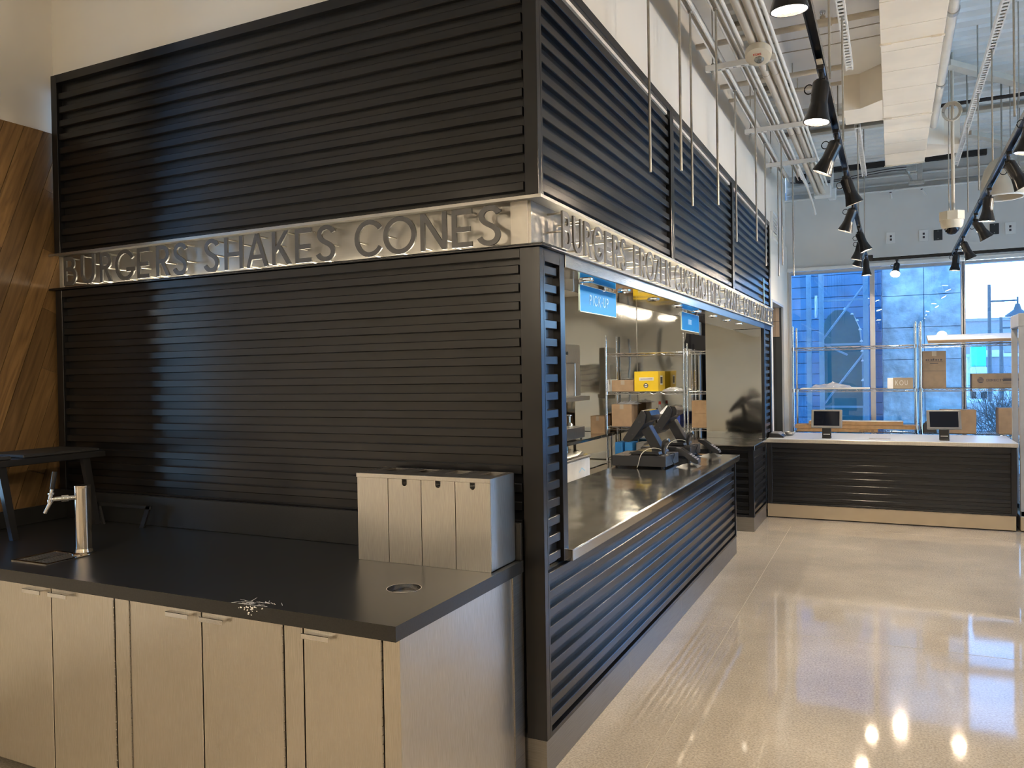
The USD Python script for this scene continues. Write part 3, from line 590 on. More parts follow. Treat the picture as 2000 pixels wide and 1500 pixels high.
# ================================================================ THINGS ON THE SERVING COUNTER
def pos(dy, lab, n):
    z = .905
    d = thing('cash_drawer', f'black cash drawer under the {lab} till', 'cash drawer', (-.57, 3.5+dy, z), 'cash drawers')
    part(d, 'case', bx(-.80, -.345, 3.285+dy, 3.70+dy, z+.012, z+.098, .003), 'black_plastic')
    part(d, 'drawer_front', bx(-.812, -.80, 3.295+dy, 3.69+dy, z+.018, z+.088, .002), 'black_plastic')
    part(d, 'foot', [cyl((x, y+dy, z), (x, y+dy, z+.013), .014, 10) for x in (-.77, -.38) for y in (3.32, 3.66)], 'black_matte')
    t = thing('till', f'black touch-screen till on a slanted stand, {lab} on the counter', 'till', (-.58, 3.52+dy, z+.098), 'tills')
    zb = z+.098
    part(t, 'base', prism_xz([(-.68, zb+.008), (-.42, zb+.008), (-.43, zb+.026), (-.60, zb+.034), (-.67, zb+.020)], 3.36+dy, 3.68+dy), 'black_plastic')
    part(t, 'foot', [cyl((x, y+dy, zb), (x, y+dy, zb+.009), .01, 8) for x in (-.66, -.45) for y in (3.39, 3.65)], 'black_matte')
    part(t, 'arm', prism_xz([(-.60, 1.20), (-.535, 1.235), (-.425, 1.04), (-.435, 1.022), (-.50, 1.022)], 3.46+dy, 3.58+dy), 'black_plastic')
    part(t, 'arm_cover', prism_xz([(-.538, 1.237), (-.533, 1.240), (-.420, 1.040), (-.425, 1.037)], 3.468+dy, 3.572+dy), 'black_gloss')
    part(t, 'screen_housing', prism_xz([(-.735, 1.128), (-.725, 1.112), (-.685, 1.108), (-.64, 1.140), (-.548, 1.265), (-.535, 1.33), (-.555, 1.366), (-.572, 1.372)], 3.375+dy, 3.70+dy), 'black_plastic')
    part(t, 'screen', prism_xz([(-.728, 1.140), (-.726, 1.138), (-.576, 1.362), (-.578, 1.364)], 3.39+dy, 3.685+dy), 'screen_glass')
    part(t, 'back_cover', prism_xz([(-.548, 1.262), (-.500, 1.290), (-.492, 1.33), (-.51, 1.368), (-.556, 1.372), (-.552, 1.31)], 3.40+dy, 3.675+dy), 'black_gloss')
    part(t, 'port', [bx(-.655, -.645, 3.372+dy, 3.376+dy, 1.165, 1.175), bx(-.60, -.572, 3.372+dy, 3.376+dy, 1.268, 1.285)], 'black_matte')
    s = thing('barcode_scanner', f'black barcode scanner on a bent stand beside the {lab} till', 'scanner', (-.37, 3.36+dy, zb), 'barcode scanners')
    part(s, 'stand', [lathe([(0, 0), (.045, 0), (.04, .008), (.012, .014), (0, .014)], 18, (-.375, 3.37+dy, zb))], 'black_plastic', 30)
    K = spline([(-.375, 3.37+dy, zb+.01), (-.385, 3.37+dy, zb+.06), (-.36, 3.365+dy, zb+.115), (-.335, 3.36+dy, zb+.128)], 14)
    part(s, 'body', tube(K, np.interp(np.arange(14), [0, 4, 9, 13], [.014, .02, .028, .016]), 12), 'black_plastic', 40)
    r = thing('card_reader', f'black card reader on a slanted stand in front of the {lab} till', 'card reader', (-.2, 3.5+dy, z), 'card readers')
    part(r, 'base', [hull([(-.30, 3.42+dy, z), (-.12, 3.42+dy, z), (-.12, 3.58+dy, z), (-.30, 3.58+dy, z), (-.23, 3.48+dy, z+.025), (-.19, 3.52+dy, z+.03)])], 'steel_brushed')
    part(r, 'post', cyl((-.21, 3.5+dy, z+.02), (-.215, 3.5+dy, z+.075), .014, 12), 'black_plastic', 30)
    bd = prism_xz([(-.315, z+.140), (-.305, z+.155), (-.26, z+.148), (-.125, z+.055), (-.120, z+.035), (-.135, z+.028), (-.17, z+.040)], 3.455+dy, 3.545+dy)
    part(r, 'body', bd, 'black_plastic')
    part(r, 'display', prism_xz([(-.265, z+.1515), (-.262, z+.153), (-.205, z+.114), (-.208, z+.1125)], 3.465+dy, 3.535+dy), 'screen_glass')
    part(r, 'keypad', [prism_xz([(-.196+.018*q, z+.1045-.0124*q), (-.194+.018*q, z+.1065-.0124*q), (-.184+.018*q, z+.0996-.0124*q), (-.186+.018*q, z+.0976-.0124*q)], 3.468+.025*k+dy, 3.485+.025*k+dy) for q in range(4) for k in range(3)], 'grey_lid')
    solo('cable', tube(spline([(-.40, 3.42+dy, zb+.03), (-.50, 3.33+dy, zb+.055), (-.55, 3.277+dy, zb+.01), (-.565, 3.262+dy, z+.05), (-.58, 3.26+dy, z+.005)], 26), .0035), 'rod_grey', f'grey cable looping over the {lab} cash drawer', 'cable', 'till cables')
    solo('cable', tube(spline([(-.37, 3.45+dy, zb+.004), (-.335, 3.52+dy, zb-.01), (-.33, 3.46+dy, z+.03), (-.27, 3.46+dy, z+.006), (-.22, 3.53+dy, z+.024)], 26), .0035), 'black_plastic', f'black cable from the {lab} cash drawer to its card reader', 'cable', 'till cables')
pos(0, 'nearer', 0); pos(.86, 'farther', 1)

# ================================================================ KITCHEN
KZ = 2.74
struct('wall_kitchen_back', [bx(-4.2, -.90, 7.12, 7.2, 0, KZ)], 'steel_wall')
for x in (-3.2, -1.72): part('/World/wall_kitchen_back', 'seam', bx(x-.006, x+.006, 7.114, 7.121, 0, KZ), 'steel_kick')
struct('wall_kitchen_side', [bx(-.885, -.87, 7.12, 8.2, 0, KZ), bx(-.9, -.02, 8.1, 8.2, 0, KZ)], 'plate_black')
P = '/World/wall_kitchen_side'
for i in range(4):
    for j in range(3): part(P, 'tile', bx(-.86+.205*i, -.66+.205*i, 8.09, 8.1, 2.135+.205*j, 2.335+.205*j), 'tile_brown')
struct('wall_partition', [bx(-.672, -.002, 6.40, 6.43, .906, 2.74), bx(-.672, -.655, 6.43, 7.1, 0, 2.74)], 'steel_wall')
struct('wall_kitchen_left', [bx(-4.2, -4.1, .2, 7.2, 0, KZ)], 'white_wall')
struct('wall_kitchen_near', [bx(-4.2, -.08, .085, .2, 0, KZ)], 'white_wall')
struct('ceiling_kitchen', [bx(-4.2, -.34, .1, 8.2, KZ, KZ+.05)], 'white_wall')
struct('wall_inner_lower', [bx(-.36, -.081, .2, 7.1, 2.74, 3.44), bx(-.16, -.08, .06, 7.0, 2.2, 3.41)], 'white_wall')
for i, (x, y) in enumerate(((-1.2, 2.2), (-1.2, 4.6), (-2.6, 2.2), (-2.6, 4.6), (-1.2, 6.4))):
    f = thing('ceiling_light', f'long lit ceiling light over the kitchen, {ORD[i]} from the counter', 'ceiling light', (x, y, KZ-.03), 'kitchen ceiling lights')
    part(f, 'housing', bx(x-.08, x+.08, y-.6, y+.6, KZ-.022, KZ, .003), 'white_trim')
    part(f, 'tube', [bx(x-.045, x-.02, y-.57, y+.57, KZ-.03, KZ-.0225), bx(x+.02, x+.045, y-.57, y+.57, KZ-.03, KZ-.0225)], 'troffer_glow')
# wire shelving
def wire_shelf(name, label, x0, x1, y0, y1, levels, ztop, group, grooves=False, r=.0127, dbl=False):
    s = thing(name, label, 'wire shelf', ((x0+x1)/2, (y0+y1)/2, 0), group)
    for x in (x0, x1):
        for y in (y0, y1):
            ms = [cyl((x, y, 0), (x, y, ztop), r, 12), cyl((x, y, ztop), (x, y, ztop+.006), r*.8, 10), cyl((x, y, 0), (x, y, .02), r*1.5, 10)]
            if grooves: ms += [lathe([(r, 0), (r+.0014, .002), (r+.0014, .006), (r, .008)], 10, (x, y, z)) for z in np.arange(.6, ztop, .05)]
            part(s, 'post', ms, 'chrome', 35)
    for z in levels:
        ms = []
        for y in (y0, y1):
            ms += [cyl((x0, y, z), (x1, y, z), .0033, 6), cyl((x0, y, z-.032), (x1, y, z-.032), .0033, 6)]
            n = int((x1-x0)/.075); xs_ = np.linspace(x0+.02, x1-.02, n+1)
            zz = [(xx, y, z-.003 if k % 2 else z-.029) for k, xx in enumerate(xs_)]
            ms += [cyl(a, b, .0023, 4) for a, b in zip(zz[:-1], zz[1:])]
        for x in (x0, x1):
            ms += [cyl((x, y0, z), (x, y1, z), .0033, 6), cyl((x, y0, z-.032), (x, y1, z-.032), .0033, 6)]
            n = int((y1-y0)/.075); ys_ = np.linspace(y0+.02, y1-.02, n+1)
            zz = [(x, yy, z-.003 if k % 2 else z-.029) for k, yy in enumerate(ys_)]
            ms += [cyl(a, b, .0023, 4) for a, b in zip(zz[:-1], zz[1:])]
        ms += [bx(xx-.0013, xx+.0013, y0, y1, z-.001, z+.002) for xx in np.arange(x0+.02, x1-.01, .024)]
        ms += [cyl((x0, yy, z-.003), (x1, yy, z-.003), .0022, 4) for yy in np.linspace(y0, y1, 5)[1:-1]]
        for x in (x0, x1):
            for y in (y0, y1): ms.append(cyl((x, y, z-.036), (x, y, z+.005), r*1.35, 12))
        part(s, 'shelf', ms, 'chrome')
    return s
wire_shelf('wire_shelf', 'chrome wire shelf in the kitchen carrying the yellow carton', -1.985, -.985, 6.63, 7.06, (.22, .60, 1.0, 1.445, 1.935), 2.165, 'kitchen wire shelves', True)
wire_shelf('wire_shelf', 'chrome wire shelf in the kitchen half hidden by the steel partition', -.944, -.70, 6.63, 7.06, (.22, .60, 1.0, 1.445, 1.935), 2.03, 'kitchen wire shelves', True)
def carton(x0, x1, y0, y1, z0, z1, label, m='cardboard', group=None, tape=True, flaps=0., cat='box'):
    b = thing('cardboard_box', label, cat, ((x0+x1)/2, (y0+y1)/2, z0), group)
    part(b, 'body', bx(x0, x1, y0, y1, z0, z1, .002), m)
    if tape:
        cx = (x0+x1)/2; w = min(.025, (x1-x0)*.1)
        part(b, 'tape', [bx(cx-w, cx+w, y0-.0008, y0, z1-min(.06, (z1-z0)*.4), z1+.0006), bx(cx-w, cx+w, y0-.0008, y1, z1, z1+.0006)], 'cardboard_tape')
    part(b, 'flap', [bx(x0+.001, x1-.001, y0, (y0+y1)/2-.001, z1, z1+.0015), bx(x0+.001, x1-.001, (y0+y1)/2+.001, y1, z1, z1+.0015)], m)
    return b
zt_ = 1.449
carton(-1.93, -1.64, 6.68, 6.95, zt_, 1.592, 'low brown cardboard box left of the yellow carton')
carton(-2.0+.0, -1.94, 6.72, 6.95, zt_, 1.60, 'narrow cardboard box at the left end of the middle kitchen shelf', 'white_board')
yb = thing('yellow_carton', 'bright yellow carton with white labels on the middle kitchen shelf', 'carton', (-1.46, 6.8, zt_))
part(yb, 'body', bx(-1.625, -1.315, 6.66, 6.98, zt_, 1.70, .003), 'carton_yellow')
part(yb, 'label', [to_plane(extr(sbox(-1.56, 1.585, -1.375, 1.625), .0012), 'y', -1, (0, 6.66, 0)), to_plane(extr(Point(-1.475, 1.522).buffer(.03, 20), .0012), 'y', -1, (0, 6.66, 0)), bx(-1.315, -1.3138, 6.74, 6.86, 1.53, 1.645)], 'label_white')
part(yb, 'print', [to_plane(extr(sbox(-1.545, 1.601, -1.39, 1.609), .002), 'y', -1, (0, 6.66, 0)), to_plane(extr(Point(-1.475, 1.522).buffer(.03, 20).difference(Point(-1.475, 1.522).buffer(.021, 20)).union(sbox(-1.5, 1.517, -1.45, 1.525)), .002), 'y', -1, (0, 6.66, 0)), bx(-1.315, -1.3128, 6.755, 6.845, 1.545, 1.628)], 'print_dark')
def crumple(x0, x1, y0, y1, z0, h, seed, n=16):
    xs_, ys_ = np.meshgrid(np.linspace(0, 1, n), np.linspace(0, 1, n), indexing='ij')
    P = np.stack([xs_*3.1+seed, ys_*3.1, np.full_like(xs_, seed*1.7)], -1)
    e = np.sin(np.pi*xs_)*np.sin(np.pi*ys_)
    z = z0+h*(e**.6)*(.35+.9*np.abs(meshkit.fbm(P*1.6, 3, int(seed))-.5)*2)
    jx = (meshkit.noise(P*2.3, 5)-.5)*.06*(x1-x0)
    v = np.stack([x0+(x1-x0)*xs_+jx, y0+(y1-y0)*ys_, z], -1).reshape(-1, 3)
    f = [[i*n+j, (i+1)*n+j, (i+1)*n+j+1, i*n+j+1] for i in range(n-1) for j in range(n-1)]
    f = np.array(f); m = trimesh.Trimesh(v, np.vstack([f[:, [0, 1, 2]], f[:, [0, 2, 3]]]), process=False)
    low = v.copy(); low[:, 2] = z0
    m2 = trimesh.Trimesh(low, np.vstack([f[:, [2, 1, 0]], f[:, [3, 2, 0]]]), process=False)
    return trimesh.util.concatenate([m, m2])
solo('plastic_wrap', crumple(-1.29, -1.03, 6.68, 6.95, zt_, .09, 2), 'clear_plastic', 'crumpled clear plastic right of the yellow carton', 'plastic wrap')
zl = 1.004
carton(-1.93, -1.665, 6.66, 6.92, zl, 1.285, 'tall brown cardboard box under the low box on the kitchen shelf')
solo('plastic_wrap', crumple(-1.88, -1.60, 6.68, 6.9, 1.287, .07, 5), 'clear_plastic', 'crumpled clear plastic lying on the tall brown kitchen box', 'plastic wrap')
carton(-2.24, -2.05, 6.72, 6.95, .9005, 1.13, 'small brown cardboard box at the far end of the kitchen worktable')
carton(-.905, -.72, 6.66, 6.92, 1.175, 1.33, 'brown cardboard box stacked on another beside the steel partition', tape=False)
carton(-.905, -.72, 6.66, 6.92, zl, 1.173, 'brown cardboard box at the bottom of the stack beside the steel partition', tape=False)
for i, (a, b, z0, z1) in enumerate(((-1.27, -1.05, zl, 1.082), (-1.27, -1.05, 1.084, 1.165))):
    c = thing('napkin_pack', ['blue and white carton under its twin on the lower kitchen shelf', 'blue and white carton on top of its twin on the lower kitchen shelf'][i], 'carton', ((a+b)/2, 6.8, z0), 'blue and white cartons')
    part(c, 'body', bx(a, b, 6.66, 6.9, z0, z1, .002), 'blue_print')
    part(c, 'label', bx(a+.06, b-.05, 6.6588, 6.66, z0+.012, z1-.012), 'label_white')
    part(c, 'print', bx(a+.09, b-.08, 6.658, 6.6588, z0+.025, z1-.03), 'print_dark')
solo('plastic_bag', hull([(-1.33, 6.70, 1.166), (-1.08, 6.72, 1.166), (-1.10, 6.86, 1.166), (-1.32, 6.86, 1.166), (-1.24, 6.75, 1.27), (-1.19, 6.8, 1.25), (-1.28, 6.8, 1.23)]), 'paper', 'white plastic bag slumped on the blue cartons', 'bag')
bt = thing('spray_bottle', 'clear bottle with a red cap on the lower kitchen shelf', 'bottle', (-1.30, 6.92, zl))
part(bt, 'body', lathe([(0, 0), (.032, 0), (.035, .01), (.035, .20), (.015, .25), (.015, .27), (0, .27)], 18, (-1.38, 6.95, zl)), 'clear_plastic', 30)
part(bt, 'cap', lathe([(0, .27), (.017, .27), (.015, .31), (0, .31)], 14, (-1.38, 6.95, zl)), 'print_red', 30)
jar = thing('cleaning_jar', 'small jar with a yellow-green label on the lower kitchen shelf', 'jar', (-1.52, 6.85, zl))
part(jar, 'body', lathe([(0, 0), (.04, 0), (.042, .01), (.042, .15), (.03, .18), (.03, .2), (0, .2)], 18, (-1.52, 6.85, zl)), 'black_plastic', 30)
part(jar, 'label', lathe([(.0425, .05), (.0432, .05), (.0432, .13), (.0425, .13), (.0425, .05)], 18, (-1.52, 6.85, zl)), 'carton_yellow', 30)
for i, x in enumerate((-1.85, -1.72, -1.57)):
    solo('storage_bin', bx(x-.05, x+.05, 6.68, 6.95, .604, .80, .006), ['blue_crate', 'blue_crate', 'grey_lid'][i], ['blue bin at the left of the under-shelf in the kitchen', 'blue bin second on the under-shelf in the kitchen', 'grey bin on the under-shelf in the kitchen'][i], 'bin')
mo = thing('wall_screen', 'black screen tilted on the kitchen wall above the shelf', 'screen', (-1.0, 6.9, 1.94))
part(mo, 'body', rot(bx(-1.02, -.70, 6.80, 6.84, 1.955, 2.14, .004), .18, [0, 1, 0], (-.86, 6.82, 2.0)), 'black_gloss')
part(mo, 'foot', bx(-.95, -.78, 6.78, 6.9, 1.938, 1.952, .003), 'black_plastic')
# pass-through with heated shelf
G = thing('pass_through', 'stainless steel pass-through window with ledge on the kitchen side wall', 'pass-through', (-2.4, 6.1, .9))
part(G, 'frame', [bx(-2.44, -2.32, 4.7, 6.58, 1.82, 2.055, .003), bx(-2.44, -2.32, 6.40, 6.58, 1.40, 1.82, .003), bx(-2.44, -2.32, 4.7, 4.85, 1.40, 1.82, .003)], 'steel_brushed')
part(G, 'ledge', bx(-2.46, -2.20, 4.7, 6.60, 1.345, 1.40, .004), 'steel_brushed')
part(G, 'lower_panel', bx(-2.46, -2.40, 4.7, 6.58, .92, 1.345), 'steel_wall')
part(G, 'back_sheet', bx(-2.75, -2.74, 4.7, 6.58, 1.40, 1.82), 'steel_wall')
part(G, 'tray_slide', [bx(-2.72, -2.5, 4.9, 6.35, 1.50+.08*k, 1.506+.08*k) for k in range(4)], 'steel_counter')
part(G, 'knob', cyl((-2.32, 6.12, 1.94), (-2.308, 6.12, 1.94), .022, 16), 'black_plastic')
Tt = thing('steel_table', 'stainless steel worktable with undershelf in the kitchen', 'table', (-2.35, 5.6, 0))
part(Tt, 'top', bx(-2.72, -2.02, 3.8, 7.05, .862, .90, .003), 'steel_counter')
part(Tt, 'undershelf', bx(-2.68, -2.06, 3.85, 7.0, .50, .52, .003), 'steel_counter')
for x in (-2.68, -2.06):
    for y in (3.86, 5.4, 6.98): part(Tt, 'leg', cyl((x, y, 0), (x, y, .87), .02, 14), 'steel_brushed', 30)
Pu = thing('topping_station', 'steel box of topping pumps on the kitchen worktable', 'pump station', (-2.17, 5.85, .9))
part(Pu, 'box', bx(-2.34, -2.06, 5.15, 6.02, .915, 1.05, .004), 'steel_brushed')
part(Pu, 'foot', [cyl((x, y, .90), (x, y, .916), .012, 8) for x in (-2.31, -2.09) for y in (5.2, 5.97)], 'black_plastic')
for y in (5.35, 5.62, 5.88):
    part(Pu, 'pump', [lathe([(0, 0), (.05, 0), (.052, .01), (.03, .04), (.012, .05), (.012, .12), (.03, .13), (.03, .14), (0, .14)], 18, (-2.2, y, 1.05))], 'chrome', 30)
part(Pu, 'ladle', tube(spline([(-2.2, 5.50, 1.05), (-2.2, 5.48, 1.13), (-2.17, 5.45, 1.15), (-2.13, 5.44, 1.13)], 12), .012, 8), 'black_plastic', 30)
Fz = thing('chest_freezer', 'white chest freezer with sliding glass lid in the kitchen', 'freezer', (-1.72, 3.9, 0))
part(Fz, 'body', bx(-1.96, -1.50, 3.1, 4.66, .05, .83, .012), 'freezer_white')
part(Fz, 'rim', [bx(-1.97, -1.49, 3.09, 4.67, .83, .852, .006)], 'grey_lid')
part(Fz, 'glass_lid', prism_xz([(-1.95, .853), (-1.51, .853), (-1.53, .868), (-1.60, .895), (-1.73, .91), (-1.86, .895), (-1.93, .868)], 3.12, 4.64), 'clear_glass')
part(Fz, 'logo', to_plane(extr(Polygon([(4.34, .70), (4.42, .735), (4.50, .70), (4.50, .712), (4.42, .747), (4.34, .712)]), .0012), 'x', 1, (-1.5, 0, 0)), 'acrylic_text')
part(Fz, 'caster', [cyl((x, y, 0), (x, y, .055), .03, 10) for x in (-1.9, -1.56) for y in (3.2, 4.55)], 'black_plastic')
# ================================================================ CEILING SERVICES
PL = struct('plenum', bx(.53, 1.75, -7.0, 5.12, 4.20, 4.44, .004), 'plenum_white')
du = thing('supply_duct', 'long cream supply duct running to the far wall with two side boots', 'duct', (1.45, 0, 3.9))
ys = [-6.9, -4.6, -2.2, .4, 3.0, 4.78, 6.6]
for a, b in zip(ys[:-1], ys[1:]):
    part(du, 'section', bx(1.262, 1.645, a+.004, b-.004, 3.90, 4.198 if a < 5 else 4.26, .003), 'duct_cream')
    part(du, 'joint', [bx(1.256, 1.651, b-.012, b+.012, 3.894, 3.902)]+[bx(x, x+.06, b-.02, b-.012, 3.885, 3.9) for x in (1.27, 1.57)], 'duct_cream')
def boot(pts, lab):
    m = extr(Polygon(pts), .352); m.apply_translation([0, 0, 3.902]); return m
part(du, 'side_boot', boot([(1.262, 4.22), (1.088, 4.383), (.955, 4.373), (.955, 4.81), (1.262, 4.815)], ''), 'duct_cream')
part(du, 'side_boot', boot([(1.645, 5.85), (1.80, 5.98), (1.94, 6.015), (1.94, 6.38), (1.645, 6.42)], ''), 'duct_cream')
for y in np.arange(-1.9, 6.5, .42): part(du, 'stiffener', bx(1.264, 1.643, y, y+.006, 3.8975, 3.9005), 'duct_cream')
cp = thing('conduit', 'white round pipe along the right edge of the cream duct', 'pipe', (1.70, 0, 4.05))
part(cp, 'pipe', [cyl((1.70, -6.9, 4.06), (1.70, 5.80, 4.06), .034, 14)], 'pipe_white', 30)
part(cp, 'clamp', [cyl((1.70, y, 4.06), (1.70, y+.05, 4.06), .042, 14) for y in (1.5, 3.0, 4.5)], 'zinc')
# slotted strut channel: two lips and a back, open below
def strut(a, b, w=.041, h=.041, th=.004, slots=False):
    """Channel from a to b (world points, same z), z is its underside."""
    a, b = np.asarray(a, float), np.asarray(b, float); L = np.linalg.norm(b-a)
    m = [bx(-w/2, -w/2+th, 0, L, 0, h), bx(w/2-th, w/2, 0, L, 0, h), bx(-w/2+th, w/2-th, 0, L, h-th, h), bx(-w/2+th, -w/2+.010, 0, L, 0, th), bx(w/2-.010, w/2-th, 0, L, 0, th)]
    if slots:
        m += [bx(-w/2+.010, w/2-.010, q, q+.030, .001, .003) for q in np.arange(0, L-.03, .055)]
    m = trimesh.util.concatenate(m)
    T = np.eye(4); d = (b-a)/L; T[:3, 1] = d; T[:3, 0] = np.cross(d, [0, 0, 1]); T[:3, 3] = a; m.apply_transform(T)
    if np.linalg.det(T[:3, :3]) < 0: m.invert()
    return m
for i, x in enumerate((.20, .35)):
    solo('strut_rail', strut((x, -6.8, 3.93), (x, 6.95, 3.93), .048, .048), 'pipe_white', ['white strut rail along the white wall, nearest the wall', 'white strut rail along the white wall, second from the wall'][i], 'strut rail', 'strut rails over the counter')
for i, (y, x1) in enumerate(((2.885, .59), (4.60, .96), (5.96, .61), (1.1, .60), (-.9, .60))):
    t = thing('trapeze_hanger', f'slotted cross strut carrying the rails and conduits, {["nearest in view", "second in view and longest", "third in view", "over the near counter", "over the station"][i]}', 'strut', (.35, y, 3.84), 'trapeze hangers')
    part(t, 'channel', strut((.10, y, 3.886), (x1, y, 3.886), slots=True), 'pipe_white')
    for x in (.15, x1-.06):
        part(t, 'rod', [cyl((x, y, 3.82), (x, y, ZC+.02), .005, 8), cyl((x, y, 3.868), (x, y, 3.886), .012, 6), cyl((x, y, 3.927), (x, y, 3.94), .012, 6)], 'rod_grey')
con = [('thin conduit nearest the wall in the bundle over the rails', .40, .012), ('wide tan pipe on the left of the bundle', .468, .03), ('wide tan pipe on the right of the bundle', .535, .03), ('thin conduit right of the tan pipes', .583, .012), ('thin conduit at the right edge of the bundle', .617, .012)]
for lab, x, r in con:
    solo('conduit', [cyl((x, -6.8, 3.9275+r), (x, 7.9 if r > .02 else 7.4, 3.9275+r), r, 14)]+[cyl((x, y, 3.9275+r), (x, y+.06, 3.9275+r), r*1.09, 14) for y in (.2, 3.3, 5.0)], 'pipe_tan' if r > .02 else 'pipe_white', lab, 'pipe', None, None, 30)
solo('conduit', tube(spline([(.40, 6.2, 3.90), (.40, 6.9, 3.90), (.42, 7.3, 3.84), (.45, 7.6, 3.70), (.45, 7.75, 3.66)], 20), .014, 8), 'pipe_white', 'bent white conduit dropping at the end of the rails', 'pipe', None, None, 30)
jb = thing('junction_box', 'white junction box hanging at the end of the conduits', 'junction box', (.5, 8.0, 3.95)); part(jb, 'box', bx(.42, .62, 7.92, 8.10, 3.92, 4.06, .003), 'white_trim'); part(jb, 'bracket', bx(.50, .54, 7.99, 8.03, 4.06, 4.449), 'white_trim'); part(jb, 'knockout', cyl((.52, 7.92, 3.97), (.52, 7.916, 3.97), .018, 12), 'dark_gap')
sn = thing('wall_speaker', 'small white device with curved cords on the wall top at the left', 'speaker', (.5, 8.5, 3.9)); part(sn, 'body', bx(.56, .66, 8.36, 8.46, 3.95, 4.10, .01), 'white_trim'); part(sn, 'arm', tube(spline([(.61, 8.41, 4.09), (.72, 8.40, 4.10), (.85, 8.45, 4.02), (.90, 8.5, 3.92)], 14), .012), 'white_trim'); part(sn, 'bracket', [bx(.40, .58, 8.38, 8.42, 4.08, 4.11, .004), bx(.59, .63, 8.39, 8.43, 4.10, 4.449)], 'white_trim')
fr = thing('fire_strobe', 'round cream fire strobe marked FIRE at the end of the pipes', 'fire strobe', (.50, 2.72, 3.78))
fx, fy, fz = .50, 2.70, 3.835
fp = (fx, fy, fz+.06); ft = -.4
part(fr, 'body', rot(lathe([(0, 0), (.06, 0), (.085, .012), (.09, .04), (.09, .06), (.0, .06)], 28, (fx, fy, fz)), ft, [1, 0, 0], fp), 'camera_beige', 35)
part(fr, 'lens', rot(lathe([(0, -.022), (.02, -.018), (.034, 0.0), (0, 0.0)], 18, (fx+.005, fy+.012, fz)), ft, [1, 0, 0], fp), 'clear_glass', 30)
tm = meshkit.text_mesh('FIRE', .018, .001, True); tm.apply_translation([-tm.bounds[:, 0].mean(), 0, 0])
tm.apply_transform(np.diag([1., -1., -1., 1.])); tm.apply_translation([fx, fy-.030, fz-.0005])
part(fr, 'lettering', rot(tm, ft, [1, 0, 0], fp), 'print_red')
part(fr, 'bracket', bx(fx-.02, fx+.02, fy+.0, fy+.03, fz+.05, 3.924), 'pipe_tan')
# sprinkler branch pipes
for i, (y, x0, x1, r) in enumerate(((2.93, .02, 1.256, .021), (3.86, .02, .98, .021), (4.24, .02, .95, .016), (.9, .02, 1.256, .021))):
    p = thing('sprinkler_pipe', f'tan sprinkler pipe crossing under the white plenum, {["nearest in view", "second in view", "third and thinnest", "behind the frame edge"][i]}', 'pipe', ((x0+x1)/2, y, 4.1), 'sprinkler pipes')
    part(p, 'pipe', cyl((x0, y, 4.1), (x1, y, 4.1), r, 14), 'pipe_tan', 30)
    if i in (0,):
        part(p, 'tee', [cyl((.86, y, 4.1), (.96, y, 4.1), r*1.35, 14), cyl((.90, y, 4.1), (.90, y, 4.145), r*.9, 12)], 'pipe_tan', 30)
        part(p, 'sprinkler_head', [cyl((.90, y, 4.145), (.90, y, 4.158), .009, 8), cyl((.888, y, 4.155), (.882, y, 4.178), .002, 5), cyl((.912, y, 4.155), (.918, y, 4.178), .002, 5), cyl((.90, y, 4.178), (.90, y, 4.181), .02, 14), cyl((.90, y, 4.158), (.90, y, 4.178), .0025, 6)], 'zinc')
    if i in (1, 2): part(p, 'hanger', [cyl((.60, y, 4.1), (.60, y, 4.2), .004, 6)], 'rod_grey')
for i, (y, z) in enumerate(((3.25, 4.15), (3.40, 4.12))):
    solo('cable', tube([(.5, y, z), (.8, y, z-.004), (1.26, y, z+.003)], .004), 'rod_grey', f'thin cable crossing under the plenum, {["upper", "lower"][i]} of two', 'cable', 'cables under the plenum')
for i, (a, b) in enumerate((((.0, 1.3), (.13, 1.3)), ((.0, 2.9), (.13, 2.9)))): pass
solo('ledger_angle', [bx(-.018, .13, -6.9, 8.6, 4.36, 4.372), bx(-.018, -.006, -6.9, 8.6, 4.372, 4.446)], 'deck_white', 'painted steel ledger along the top of the inner wall', 'ledger')
for i, y in enumerate((-.6, .6, 1.75, 3.45, 5.05, 6.75)):
    solo('roof_joist', [bx(-.018, 6.9, y-.05, y+.05, 4.392, 4.400), bx(-.018, 6.9, y-.004, y+.004, 4.40, 4.448)] if (y > 5.2) else [bx(-.018, .52, y-.05, y+.05, 4.392, 4.400), bx(-.018, .52, y-.004, y+.004, 4.40, 4.448)], 'pipe_tan', f'tan roof joist under the deck, {ORD[i]} from the camera', 'joist', 'roof joists')
for i, (a, b) in enumerate((((1.76, 4.86, 4.30), (3.4, 7.05, 4.30)), ((2.105, 7.318, 4.30), (3.0, 8.5, 4.30)))):
    a, b = np.array(a), np.array(b); dd = (b-a)/np.linalg.norm(b-a); nn = np.array([-dd[1], dd[0], 0])*.045
    solo('roof_brace', hull([a+nn, a-nn, b+nn, b-nn, a+nn+[0, 0, .05], a-nn+[0, 0, .05], b+nn+[0, 0, .05], b-nn+[0, 0, .05]]), 'pipe_tan', ['long slanting tan roof brace beside the duct', 'short slanting tan roof brace near the far wall'][i], 'brace', 'roof braces')
solo('roof_pipe', cyl((1.72, 5.66, 4.2), (6.9, 5.66, 4.2), .018, 12), 'dark_gap', 'thin dark pipe crossing under the deck right of the duct', 'pipe', None, None, 30)
